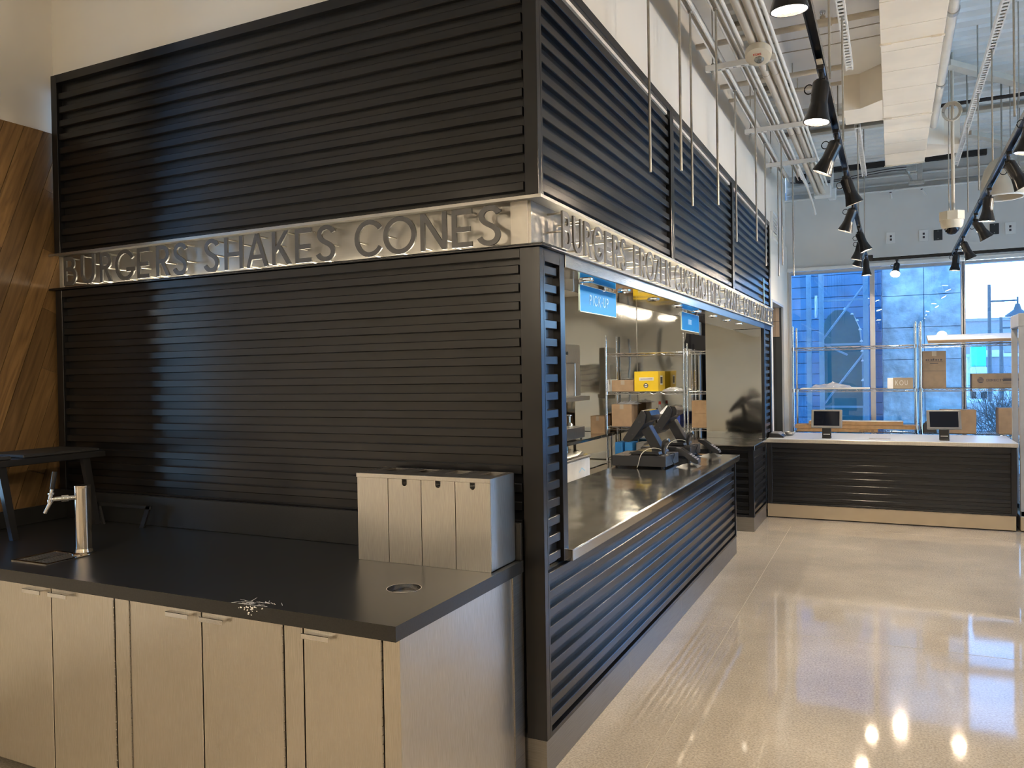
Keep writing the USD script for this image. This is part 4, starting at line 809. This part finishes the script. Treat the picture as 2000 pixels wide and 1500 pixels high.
# long slotted rails that carry the lighting tracks
for i, (x, a, b) in enumerate(((1.05, -6.5, 3.40), (1.045, 4.95, 7.0), (1.96, -6.5, 7.0))):
    solo('strut_rail', strut((x, a, 3.90), (x, b, 3.90), .05, .045, slots=True), 'pipe_white', ['slotted rail above the left lighting track, near length', 'slotted rail above the left lighting track, far length', 'slotted rail above the right lighting track'][i], 'strut rail', 'rails over the lighting tracks')
hr = [(1.05, y, 3.12, 3.905) for y in (-1.2, 0, 1.2, 2.4)]+[(1.045, y, 3.12, 3.905) for y in (5.0, 6.9)]+[(1.96, y, 3.12, 3.905) for y in (.4, 2.35, 3.45, 4.43, 5.45)]
for i, (x, y, z0, z1) in enumerate(hr):
    L = 'left' if x < 1.5 else 'right'; n = i if i < 6 else i-6
    solo('hanger_rod', [cyl((x, y, z0), (x, y, z1), .006, 8), cyl((x, y, z1), (x, y, ZC), .006, 8)], 'rod_grey', f'thin rod holding up the {L} lighting track, {ORD[n]} from the camera', 'hanger rod', f'{L} track hanger rods')
for i, (x, y, z0, z1) in enumerate(((2.2, 4.1, 3.7, ZC), (2.35, 5.9, 3.55, ZC), (2.5, 6.6, 3.75, ZC), (2.55, 6.9, 3.75, ZC), (2.0, 5.9, 4.0, ZC))):
    solo('ceiling_rod', cyl((x, y, z0), (x, y, z1), .005, 8), 'rod_grey', f'loose rod hanging from the deck right of the duct, {ORD[i]} from the left', 'rod', 'loose ceiling rods')
# loose rods hanging in front of the slatted wall
for i, y in enumerate((1.01, 1.965, 3.52, 5.16, 6.14)):
    for k, x in enumerate((.20, .35)):
        yy = y+(-.02, .02)[k]; zb = 2.722+(.0, -.003)[k]
        solo('hanging_rod', [cyl((x, yy, zb), (x, yy, 3.935), .0072, 10), cyl((x, yy, 3.92), (x, yy, 3.931), .015, 6)], 'rod_grey', f'bare rod hanging by the slatted wall, {ORD[i]} pair from the corner, {["wall", "room"][k]} side', 'rod', 'bare rods by the slatted wall', None, 40)

# ================================================================ LIGHTING TRACKS
TZ = 3.085
def track(name_lab, x0, x1, y0, y1):
    t = thing('lighting_track', name_lab, 'lighting track', ((x0+x1)/2, (y0+y1)/2, TZ), 'black lighting tracks')
    w = .019
    if y1-y0 > x1-x0: part(t, 'channel', [bx(x0-w, x0-w+.006, y0, y1, TZ, TZ+.036), bx(x0+w-.006, x0+w, y0, y1, TZ, TZ+.036), bx(x0-w+.006, x0+w-.006, y0, y1, TZ+.026, TZ+.036)], 'black_metal'); part(t, 'end_cap', bx(x0-w-.001, x0+w+.001, y1, y1+.02, TZ-.001, TZ+.037), 'black_plastic')
    else: part(t, 'channel', [bx(x0, x1, y0-w, y0-w+.006, TZ, TZ+.036), bx(x0, x1, y0+w-.006, y0+w, TZ, TZ+.036), bx(x0, x1, y0-w+.006, y0+w-.006, TZ+.026, TZ+.036)], 'black_metal'); part(t, 'end_cap', bx(x1, x1+.02, y0-w-.001, y0+w+.001, TZ-.001, TZ+.037), 'black_plastic')
    return t
TL, TR = 1.03, 2.01
t1 = track('black lighting track running down the room, left one', TL, TL, -6.6, 8.25)
part(t1, 'feed', [bx(TL-.013, TL+.013, .82, .88, TZ-.003, TZ+.004), bx(TL-.011, TL+.011, .91, .935, TZ-.003, TZ+.004), bx(TL-.011, TL+.011, .96, 1.01, TZ-.003, TZ+.004)], 'camera_beige')
track('black lighting track running down the room, right one', TR, TR, -6.6, 8.20)
track('short black lighting track over the floor before the station', -1.2, -1.2, -6.6, -1.75)
track('black lighting track across the far windows', 1.06, 5.4, 8.31, 8.31)
solo('track_feed', bx(1.015, 1.10, 8.27, 8.35, 3.09, 3.16, .004), 'black_plastic', 'black feed box where the left and far tracks meet', 'feed box')
def spot(x, y, tilt, az, label, group, glow='lamp_glow'):
    """Track spotlight: adapter, stem, can with a flared mouth and a lamp; TILT from straight down towards azimuth AZ (radians from +X)."""
    t = thing('track_spotlight', label, 'spotlight', (x, y, TZ), group)
    part(t, 'adapter', [bx(x-.017, x+.017, y-.055, y+.055, TZ-.022, TZ-.0005, .003)], 'black_plastic')
    piv = np.array([x, y, TZ-.062])
    part(t, 'stem', [cyl((x, y, TZ-.022), (x, y, TZ-.062), .011, 10), cyl((x-.02, y, TZ-.060), (x+.02, y, TZ-.060), .013, 10)], 'black_plastic', 35)
    T = trimesh.transformations.rotation_matrix(-tilt, [-math.sin(az), math.cos(az), 0]); T[:3, 3] = piv
    def pl(m): m = m.copy(); m.apply_transform(T); return m
    can = lathe([(.030, .0), (.036, -.006), (.038, -.016), (.038, -.098), (.040, -.112), (.046, -.140), (.0595, -.184), (.060, -.190), (.056, -.190), (.054, -.182), (.043, -.146), (.036, -.116), (.0, -.114), ], 26)
    part(t, 'can', pl(trimesh.util.concatenate([can, cyl((0, 0, 0), (0, 0, -.004), .031, 20), cyl((0, 0, .01), (0, 0, -.03), .014, 8)])), 'black_metal', 40)
    part(t, 'wire_loop', pl(tube([(-.038+.02*math.cos(a)-.012, 0, -.035+.022*math.sin(a)) for a in np.linspace(.4, 5.9, 16)], .003, 5)), 'black_plastic')
    part(t, 'lamp', pl(lathe([(0, -.176), (.03, -.178), (.051, -.181), (.052, -.178), (.0, -.170)], 24) if glow == 'lamp_glow' else lathe([(0, -.122), (.020, -.123), (.035, -.126), (.036, -.124), (.0, -.119)], 24)), glow, 30, label='lit lamp face')
LT = [(-.36, .1, 1.6), (.93, .12, -2.8), (2.02, .45, 3.0), (3.0, .35, .5), (4.2, .35, 3.0), (5.5, .35, .1), (6.1, .25, 3.0), (6.75, .35, 3.1), (7.66, .05, 0)]
for i, (y, ti, az) in enumerate(LT): spot(TL, y, ti, az, f'black track spotlight on the left track, {ORD[i]} from the camera', 'left track spotlights')
RT = [(2.05, .2, 2.8), (3.08, .5, .2), (4.24, .1, 2.5), (5.35, .5, .2), (6.75, .4, .2), (7.74, .1, 3)]
for i, (y, ti, az) in enumerate(RT): spot(TR, y, ti, az, f'black track spotlight on the right track, {ORD[i]} from the camera', 'right track spotlights')
spot(1.38, 8.31, .75, -1.75, 'black track spotlight on the far track facing the room', 'far track spotlights')
for i, (x, y) in enumerate([(TL, -1.6), (TL, -2.8), (TL, -4.0), (TL, -5.2), (TR, .9), (TR, -.3), (TR, -1.6), (TR, -2.9), (TR, -4.3), (-1.2, -1.95), (-1.2, -2.8), (-1.2, -3.7), (-1.2, -4.8)]):
    spot(x, y, .12, 2.8, f'black track spotlight behind the camera, {ORD[i]}', 'spotlights behind the camera')

track('black lighting track over the seating, its heads turned to the slatted wall', 3.45, 3.45, -4.6, 7.6)
for i, y in enumerate((-1.0, .2, 1.4, 2.6, 3.8, 5.0, 6.2)): spot(3.45, y, 1.50, math.pi, f'black track spotlight over the seating turned to the slatted wall, {ORD[i]} from the front', 'wall-washing spotlights', 'wash_glow')
# round glass pendants over the seating that the picture does not reach
for i, (x, y, z) in enumerate(((2.6, -5.4, 2.6), (-1.4, -4.6, 2.6))):
    g = thing('globe_pendant', f'lit round glass pendant over the seating, {["right", "left"][i]} one', 'pendant light', (x, y, z-.13), 'globe pendants')
    part(g, 'globe', trimesh.creation.icosphere(3, .13).apply_translation([x, y, z]), 'globe_glow', True)
    part(g, 'collar', cyl((x, y, z+.125), (x, y, z+.165), .04, 16), 'black_metal', 30)
    part(g, 'cord', cyl((x, y, z+.16), (x, y, ZC), .004, 6), 'black_plastic')
# security camera on its pole
sx, sy = 1.80, 5.0
sc_ = thing('security_camera', 'beige dome security camera on a pole', 'camera', (sx, sy, 2.87))
part(sc_, 'pole', cyl((sx+.012, sy, 3.06), (sx+.012, sy, ZC+.01), .014, 14), 'pipe_tan', 30)
part(sc_, 'cable', tube(spline([(sx-.02, sy-.02, 3.06), (sx-.022, sy-.02, 3.5), (sx-.015, sy-.02, 4.0), (sx-.015, sy-.02, ZC)], 20), .005), 'rod_grey')
oc = Polygon([(math.cos(a)*.105, math.sin(a)*.105) for a in np.arange(8)*math.pi/4+.39]); m = extr(oc, .075); m.apply_translation([sx, sy, 2.985]); part(sc_, 'mount_box', m, 'camera_beige')
part(sc_, 'housing', lathe([(0, 0), (.07, 0), (.085, .02), (.092, .06), (.092, .07), (0, .07)], 32, (sx, sy, 2.915)), 'camera_beige', 35)
part(sc_, 'dome', lathe([(0, -.055), (.03, -.047), (.052, -.025), (.06, 0), (0, 0)], 26, (sx, sy, 2.915)), 'black_gloss', 40, label='dark glass dome')
solo('cable_coil', [tube([(sx+.005+math.cos(a)*(.058+.006*k), sy-.04-.008*k, 3.93+math.sin(a)*(.066+.006*k)) for a in np.linspace(0, 2*math.pi, 32)], .0055) for k in range(4)], 'pipe_tan', 'coil of tan cable hung on the camera pole', 'cable coil')
pd = thing('pendant_light', 'large cream bell-shaped pendant beside the right track', 'pendant light', (2.29, 6.0, 3.33))
part(pd, 'shade', lathe([(.19, .0), (.188, .02), (.178, .16), (.15, .27), (.10, .35), (.03, .39), (.0, .392), (.0, .385), (.03, .382), (.095, .343), (.143, .265), (.171, .158), (.18, .02), (.182, 0), (.19, 0)], 40, (2.29, 6.0, 3.33)), 'pendant_cream', 35)
part(pd, 'rim', lathe([(.176, -.006), (.196, -.006), (.196, .004), (.176, .004), (.176, -.006)], 40, (2.29, 6.0, 3.33)), 'white_trim', 30)
part(pd, 'stem', cyl((2.29, 6.0, 3.715), (2.29, 6.0, ZC), .008, 10), 'rod_grey')
# camera-like fittings at the duct's end and along the wall top
fx_ = thing('duct_bracket', 'pale steel bracket and clamp at the far end of the duct', 'bracket', (1.6, 8.3, 4.1)); part(fx_, 'plate', [bx(1.52, 1.70, 8.28, 8.36, 4.02, 4.06, .004), bx(1.62, 1.68, 8.28, 8.34, 4.06, 4.449, .003), bx(1.50, 1.62, 8.25, 8.31, 4.17, 4.25, .01)], 'zinc'); part(fx_, 'arm', [cyl((1.50, 8.27, 4.17), (1.56, 8.3, 4.22), .03, 12), cyl((1.56, 8.3, 4.06), (1.52, 8.3, 4.17), .012, 8)], 'zinc')
for i, x in enumerate((1.315, 1.68)):
    ff = thing('wall_fitting', f'small white tube fitting hanging at the top of the far wall, {["left", "right"][i]}', 'fitting', (x, YW-.05, 3.93), 'tube fittings'); part(ff, 'tube', cyl((x, YW-.05, 4.0), (x+(.01, .05)[i], YW-.05, 3.925), .012, 10), 'white_trim', 30); part(ff, 'wire', tube([(x, YW-.05, 4.0), (x+.03, YW-.045, 4.03), (x+.06*(1, -1)[i], YW-.03, 4.10)], .004), 'pipe_white'); part(ff, 'socket', cyl((x, YW-.05, 4.0), (x, YW-.05, 4.012), .013, 10), 'print_dark')
# wall plates
for i, (x, z, kind) in enumerate(((1.312, 3.414, 0), (1.698, 3.412, 0), (2.66, 3.415, 0), (1.863, 3.404, 1), (2.489, 3.424, 1))):
    if kind == 0:
        o = thing('wall_outlet', f'white wall outlet above the windows, {["leftmost", "second", "rightmost"][i]}', 'outlet', (x, YW, z-.08), 'wall outlets')
        part(o, 'plate', bx(x-.055, x+.055, YW-.008, YW, z-.075, z+.075, .002), 'white_trim')
        part(o, 'socket', [bx(x-.012, x+.012, YW-.0092, YW-.008, z+s-.014, z+s+.014) for s in (.022, -.022)], 'print_dark')
    else:
        o = thing('blank_plate', f'black wall plate above the windows, {["left", "right"][i-3]} one', 'wall plate', (x, YW, z-.08), 'black wall plates')
        part(o, 'plate', bx(x-.05, x+.05, YW-.008, YW, z-.068, z+.068, .002), 'plate_black'); part(o, 'screw', [cyl((x, YW-.008, z+s), (x, YW-.0095, z+s), .005, 8) for s in (.05, -.05)], 'zinc')
vt = thing('wall_vent', 'white louvred vent high on the inner wall past the slats', 'vent', (0, 7.5, 3.2)); part(vt, 'frame', [bx(-.018, .012, 7.15, 7.6, 3.30, 3.325), bx(-.018, .012, 7.15, 7.6, 3.62, 3.645), bx(-.018, .012, 7.15, 7.175, 3.325, 3.62), bx(-.018, .012, 7.575, 7.6, 3.325, 3.62)], 'white_trim')
for k in range(7): part(vt, 'louvre', prism_xz([(-.017, 3.335+.041*k), (.008, 3.330+.041*k), (.008, 3.335+.041*k), (-.017, 3.34+.041*k)], 7.176, 7.574), 'white_trim')

# ================================================================ SHELVES AT THE WINDOWS
LV = (.30, .88, 1.43, 1.975)
wire_shelf('wire_shelf', 'chrome wire shelf in front of the windows, left of the pair', .14, 1.575, 7.95, 8.40, LV, 2.25, 'window wire shelves')
wire_shelf('wire_shelf', 'chrome wire shelf in front of the windows, right of the pair', 1.63, 3.05, 7.95, 8.40, LV, 2.25, 'window wire shelves')
z2 = 1.4335
b = carton(1.65, 1.905, 8.0, 8.25, z2, 1.89, 'tall brown cardboard box with dark print on the right window shelf', 'cardboard_dark')
part(b, 'print', [to_plane(extr(sbox(1.685+.026*k, 1.773, 1.685+.026*k+(.02, .014, .022, .016)[k % 4], 1.79+(.0, .008)[k == 3]), .0008), 'y', -1, (0, 8.0, 0)) for k in range(7)]+[bx(1.685, 1.87, 7.9992, 8.0, 1.757, 1.761), bx(1.73, 1.82, 7.9992, 8.0, 1.738, 1.744), bx(1.65, 1.905, 7.9994, 8.0, 1.645, 1.648)], 'print_dark')
b = carton(2.18, 2.95, 8.0, 8.30, z2, 1.605, 'long brown cardboard box printed DIRECTV on the right window shelf', 'cardboard_dark', tape=False)
tm = meshkit.text_mesh('DIRECTV', .028, .0008, True); tm.apply_scale([1.12, 1, 1]); pr = [to_plane(tm, 'y', -1, (2.325, 8.0, 1.512))]
gl = Point(2.268, 1.527).buffer(.034, 24)
for q in (-.016, 0, .016): gl = gl.difference(LineString([(2.245, 1.527+q+.004), (2.27, 1.527+q), (2.32, 1.527+q-.002)]).buffer(.0028))
pr.append(to_plane(extr(gl, .0008), 'y', -1, (0, 8.0, 0))); pr += [bx(2.50, 2.72, 7.9992, 8.0, 1.515, 1.545), bx(2.50, 2.72, 7.9992, 8.0, 1.488, 1.492), bx(2.50, 2.72, 7.9992, 8.0, 1.558, 1.561)]
part(b, 'print', pr, 'print_dark')
b = carton(1.32, 1.545, 8.0, 8.22, z2, 1.565, 'small open pale cardboard box on the left window shelf', 'cardboard_tape', tape=False)
part(b, 'flap', [rot(bx(1.255, 1.32, 8.0, 8.22, 1.435, 1.564), .0, [0, 0, 1], (1.32, 8.1, 1.5)), rot(bx(1.33, 1.42, 8.0, 8.02, 1.566, 1.570), -.12, [0, 1, 0], (1.33, 8, 1.567))], 'paper')
xx = 1.345; pr = []
for c, sx_ in (('K', .035), ('O', .03), ('U', .035)):
    g, w = glyph(c); pr.append(to_plane(extr(affinity.scale(g, .045, .06, origin=(0, 0)), .0008), 'y', -1, (xx, 8.0, 1.475))); xx += w*.045+.014
part(b, 'print', pr, 'print_light')
b = thing('shelf_panel', 'white faced board lying on the top window shelf', 'board', (2.3, 8.2, 1.98))
part(b, 'board', rot(bx(1.71, 3.0, 7.93, 8.42, 1.985, 2.02, .002), .16, [1, 0, 0], (2.3, 7.93, 1.985)), 'cardboard')
part(b, 'facing', rot(bx(1.712, 2.998, 7.932, 8.418, 2.0205, 2.024), .16, [1, 0, 0], (2.3, 7.93, 1.985)), 'white_board')
z1 = .8835
carton(1.84, 2.22, 8.0, 8.28, z1, 1.165, 'pale brown box partly behind the right tablet', 'cardboard', tape=False)
carton(2.45, 2.95, 8.0, 8.30, z1, 1.19, 'brown box at the right end of the low window shelf', 'cardboard')
bg = solo('carry_bag', hull([(1.64, 8.02, z1), (1.80, 8.02, z1), (1.80, 8.16, z1), (1.64, 8.16, z1), (1.66, 8.04, 1.0), (1.78, 8.05, 1.04), (1.72, 8.1, 1.06), (1.63, 8.05, .95)]), 'black_matte', 'soft black bag beside the pale box on the low window shelf', 'bag', None, None, 40)
lb = carton(.18, 1.14, 7.96, 8.22, z1, .918, 'long flat brown carton at the bottom of the stack of flat boxes', 'kraft_flat', 'flat boxes', tape=False)
tm = meshkit.text_mesh('10-12277-05', .018, .0008, True); part(lb, 'print', to_plane(tm, 'y', -1, (.92, 7.96, .892)), 'print_dark')
carton(.155, 1.60, 7.97, 8.25, .922, .968, 'longest flat brown carton in the middle of the stack of flat boxes', 'kraft_flat', 'flat boxes', tape=False)
c_ = carton(.32, 1.43, 7.98, 8.2, .972, 1.015, 'flat brown carton with a white top on the stack of flat boxes', 'kraft_flat', 'flat boxes', tape=False); part(c_, 'facing', bx(.33, 1.42, 7.985, 8.195, 1.0165, 1.020), 'white_board')
solo('paper_stack', [bx(.22, .86, 7.99, 8.3, z2+.004*k, z2+.004*k+.003) for k in range(3)]+[bx(.80, 1.05, 7.98, 8.25, z2, z2+.012)], 'paper', 'stack of white papers on the left window shelf', 'papers')
solo('plastic_wrap', crumple(.34, .84, 8.0, 8.28, z2+.014, .11, 9), 'clear_plastic', 'clear plastic sheet peaked on the papers of the left window shelf', 'plastic wrap')
# display cabinet at the right edge
V = thing('display_cabinet', 'tall white-framed display cabinet standing past the end of the back counter', 'cabinet', (2.9, 6.75, 0))
for x in (2.475, 3.36):
    for y in (6.45, 7.0): part(V, 'post', bx(x, x+.055, y, y+.055, .16, 2.09, .004), 'cabinet_grey')
part(V, 'header', bx(2.47, 3.42, 6.445, 7.06, 2.09, 2.225, .006), 'cabinet_grey')
part(V, 'base', bx(2.475, 3.415, 6.45, 7.055, .012, .155, .004), 'tan_base')
part(V, 'bottom_rail', [bx(2.475, 3.415, 6.45, 6.505, .157, .21), bx(2.475, 3.415, 7.0, 7.055, .157, .21)], 'cabinet_grey')
for z in (.35, .62, .88, 1.3, 1.7): part(V, 'rack', [cyl((2.53, y, z), (3.36, y, z), .004, 6) for y in np.linspace(6.48, 7.02, 8)]+[cyl((x, 6.47, z-.005), (x, 7.03, z-.005), .004, 6) for x in (2.6, 3.0, 3.3)], 'chrome')
part(V, 'glass', bx(2.535, 3.355, 6.47, 6.476, .215, 2.088), 'clear_glass')

# ================================================================ OUTDOORS
struct('ground', bx(-60, 120, 8.85, 200, -.2, -.05), 'asphalt')
stn = thing('stone_wall', 'pale stone-panelled wall outside the middle window', 'wall', (1.74, 11.1, 0))
part(stn, 'core', bx(1.17, 2.28, 11.05, 11.5, 0, 4.6), 'pier_dark')
zs = [.30+.507*k for k in range(9)]
for z in zs:
    for a, b in ((1.175, 1.765), (1.772, 2.275)):
        part(stn, 'stone', bx(a, b, 11.02, 11.06, z+.004, z+.503, .004), 'stone_panel')
pr_ = thing('dark_pier', 'dark ribbed pier between the racking and the stone wall outside', 'pier', (1.07, 11.1, 0))
part(pr_, 'core', bx(.99, 1.165, 11.0, 11.5, 0, 4.6), 'pier_dark')
for k in range(24): part(pr_, 'course', bx(.985, 1.168, 10.985, 11.0, .005+.19*k, .185+.19*k, .004), 'pier_dark')
sd = thing('siding_wall', 'dark board wall behind the racking outside the left window', 'wall', (0, 12.6, 0))
part(sd, 'backing', bx(-2.5, 1.0, 12.62, 12.8, 0, 5), 'pier_dark')
for k in range(24): part(sd, 'board', bx(-2.5, .99, 12.58, 12.62, .01+.2*k, .20+.2*k, .004), 'siding_dark')
rk = thing('storage_rack', 'steel pallet racking with diagonal braces outside the left window', 'rack', (.5, 10.0, 0))
for x in (.16, .34, .96): part(rk, 'upright', [bx(x-.035, x+.035, 9.95, 10.02, -.05, 4.2)]+[bx(x-.012, x+.012, 9.944, 9.95, z, z+.025) for z in np.arange(.3, 4.1, .075)], 'rack_metal')
def bar(a, b, r=.016): return cyl(a, b, r, 6)
for a, b in (((.36, 10, 2.15), (.95, 10, 2.95)), ((.36, 10, 1.15), (.95, 10, 1.95)), ((.36, 10, 1.0), (.7, 10, .4)), ((.36, 10, 2.08), (.7, 10, 1.9))): part(rk, 'brace', bar(a, b), 'rack_metal')
for z in (2.72, 2.05, 1.1): part(rk, 'beam', bx(.36, .94, 9.985, 10.015, z, z+.03), 'rack_metal')
tp = thing('wrapped_pallet', 'dome-topped load under dark sheeting with glinting plastic edges in the racking', 'wrapped load', (.62, 10.5, 0))
prof = [(.36, 0), (.88, 0), (.90, 1.2), (.89, 2.0), (.86, 2.32), (.78, 2.52), (.66, 2.60), (.52, 2.60), (.42, 2.52), (.36, 2.4)]
part(tp, 'sheeting', prism_xz(prof, 10.2, 11.0), 'tarp_dark')
part(tp, 'plastic_edge', [crumple(x-.02, x+.03, 10.16, 10.19, z, .05, s, 6) for s, (x, z) in enumerate(((.66, 2.60), (.76, 2.52), (.83, 2.42), (.87, 2.28), (.885, 2.1), (.895, 1.95), (.9, 1.8), (.9, 1.5)))], 'paper')
for k, (x, z, w, h) in enumerate(((.10, 2.35, .06, .55), (.11, 1.95, .06, .25), (.12, 1.55, .05, .2), (.22, 2.5, .04, .35))):
    part(rk, 'torn_plastic', rot(crumple(x, x+w, 10.3, 10.3+h, 0, .05, k+20, 8), math.pi/2, [1, 0, 0], (x, 10.3, 0)).apply_translation([0, 0, z]), 'paper', label='scrap of white torn plastic')
solo('kerb_wall', bx(2.2, 5.0, 15.2, 15.5, -.05, .98, .02), 'kerb', 'low pale kerb wall outside the third window', 'kerb wall')
def lamp_post(x, y, h, arm, lab):
    p = thing('street_lamp', lab, 'street lamp', (x, y, -.05), 'street lamps')
    part(p, 'post', cyl((x, y, -.05), (x, y, h), .075*y/30, 12, .05*y/30), 'lamp_post', 30)
    za = h-(.13*h); part(p, 'arm', [cyl((x, y, za), (x+arm, y, za), .028*y/30, 8), cyl((x+arm, y, za+.12), (x+arm, y, za-.30), .028*y/30, 8)], 'lamp_post')
    s = y/30*.95; part(p, 'shade', lathe([(.0, .36*s), (.07*s, .34*s), (.11*s, .20*s), (.13*s, .13*s), (.40*s, -.08*s), (.42*s, -.12*s), (.0, -.06*s)], 24, (x+arm, y, za-.45*y/30)), 'lamp_post', 35)
lamp_post(4.46, 30.0, 4.62, .86, 'tall street lamp with a bell shade outside the third window')
lamp_post(6.3, 44.0, 4.18, .9, 'smaller distant street lamp with a bell shade')
hx_ = np.linspace(0, 1, 40); hp = [(6, -1)]+[(8.2+60*t, 4.8+6.2*min(1, t*4.4)**.8+.5*math.sin(9*t)) for t in hx_]+[(70, -1)]
hv = trimesh.creation.icosphere(4, 1.0); hv.apply_scale([60, 35, 13.2]); hv.apply_translation([67, 160, -2]); 
vv = np.array(hv.vertices); vv[:, 2] += (meshkit.fbm(vv*.05, 4, 3)-.5)*6; hv = trimesh.Trimesh(vv, hv.faces, process=False)
solo('hill', hv, 'hill_scrub', 'pale rounded hill on the skyline beyond the street lamps', 'hill', None, 'structure', True)
bd_ = thing('warehouse', 'long low violet-grey building on the skyline', 'building', (12, 84, 0))
part(bd_, 'wall', bx(6, 40, 82, 95, -.05, 5.9), 'far_building'); part(bd_, 'roof', bx(5.8, 40.2, 81.8, 95.2, 5.9, 6.15), 'far_building')
for k in range(6): part(bd_, 'loading_door', bx(8+4*k, 10.5+4*k, 81.9, 82, .2, 3.2), 'far_white')
tr_ = thing('white_building', 'low white flat-roofed building beyond the shrubs', 'building', (8, 50, 0))
part(tr_, 'wall', bx(5.1, 22, 48, 56, -.05, 2.22), 'far_white'); part(tr_, 'roof', bx(5.0, 22.2, 47.8, 56.2, 2.22, 2.4), 'far_white')
for k in range(5): part(tr_, 'window', bx(6.0+2.4*k, 7.6+2.4*k, 47.93, 48, .9, 2.3), 'far_building')
tk = thing('truck', 'teal box truck parked beyond the shrubs', 'truck', (5.56, 47.2, -.05)); part(tk, 'box', bx(5.2, 5.92, 47.0, 47.7, 1.7, 2.84, .05), 'truck_teal'); part(tk, 'chassis', bx(5.2, 5.92, 46.6, 47.7, .3, 1.68, .05), 'far_white'); part(tk, 'wheel', [cyl((x, y, .3), (x+.2, y, .3), .35, 16) for x in (5.2, 5.7) for y in (46.95, 47.35)], 'dark_gap')
def shrub(x, y, h, w, n, seed, lab, r0_=.011):
    r = np.random.default_rng(seed); ms = []
    def grow(p, d, L, rad, lev):
        q = p+d*L; mid = (p+q)/2+r.normal(size=3)*L*.07
        ms.append(tube([p, mid, q], [rad, rad*.85, rad*.7], 3))
        if lev == 0: return
        for _ in range(3 if lev > 1 else 4):
            nd = d+r.normal(size=3)*.55+np.array([0, 0, .08]); nd /= np.linalg.norm(nd); grow(mid+(q-mid)*r.uniform(.1, 1), nd, L*r.uniform(.55, .8), rad*.62, lev-1)
    for _ in range(n):
        d_ = np.array([r.normal()*w, r.normal()*w, 1.]); d_ /= np.linalg.norm(d_); grow(np.array([x+r.normal()*.2, y+r.normal()*.12, -.05]), d_, h*.42, r0_, 3)
    solo('bare_shrub', ms, 'twig', lab, 'shrub', 'bare shrubs')
for i, (x, y, h, w) in enumerate(((2.95, 12.2, 1.62, .2), (3.3, 12.6, 1.7, .2), (3.6, 12.4, 1.75, .2), (4.2, 12.8, 1.75, .2))):
    shrub(x, y, h, w, 13, 40+i, f'bare leafless shrub outside the third window, {ORD[i]} from the left')
shrub(4.55, 16.5, 3.6, .35, 4, 60, 'taller bare tree branching above the cabinet at the right edge', .03)
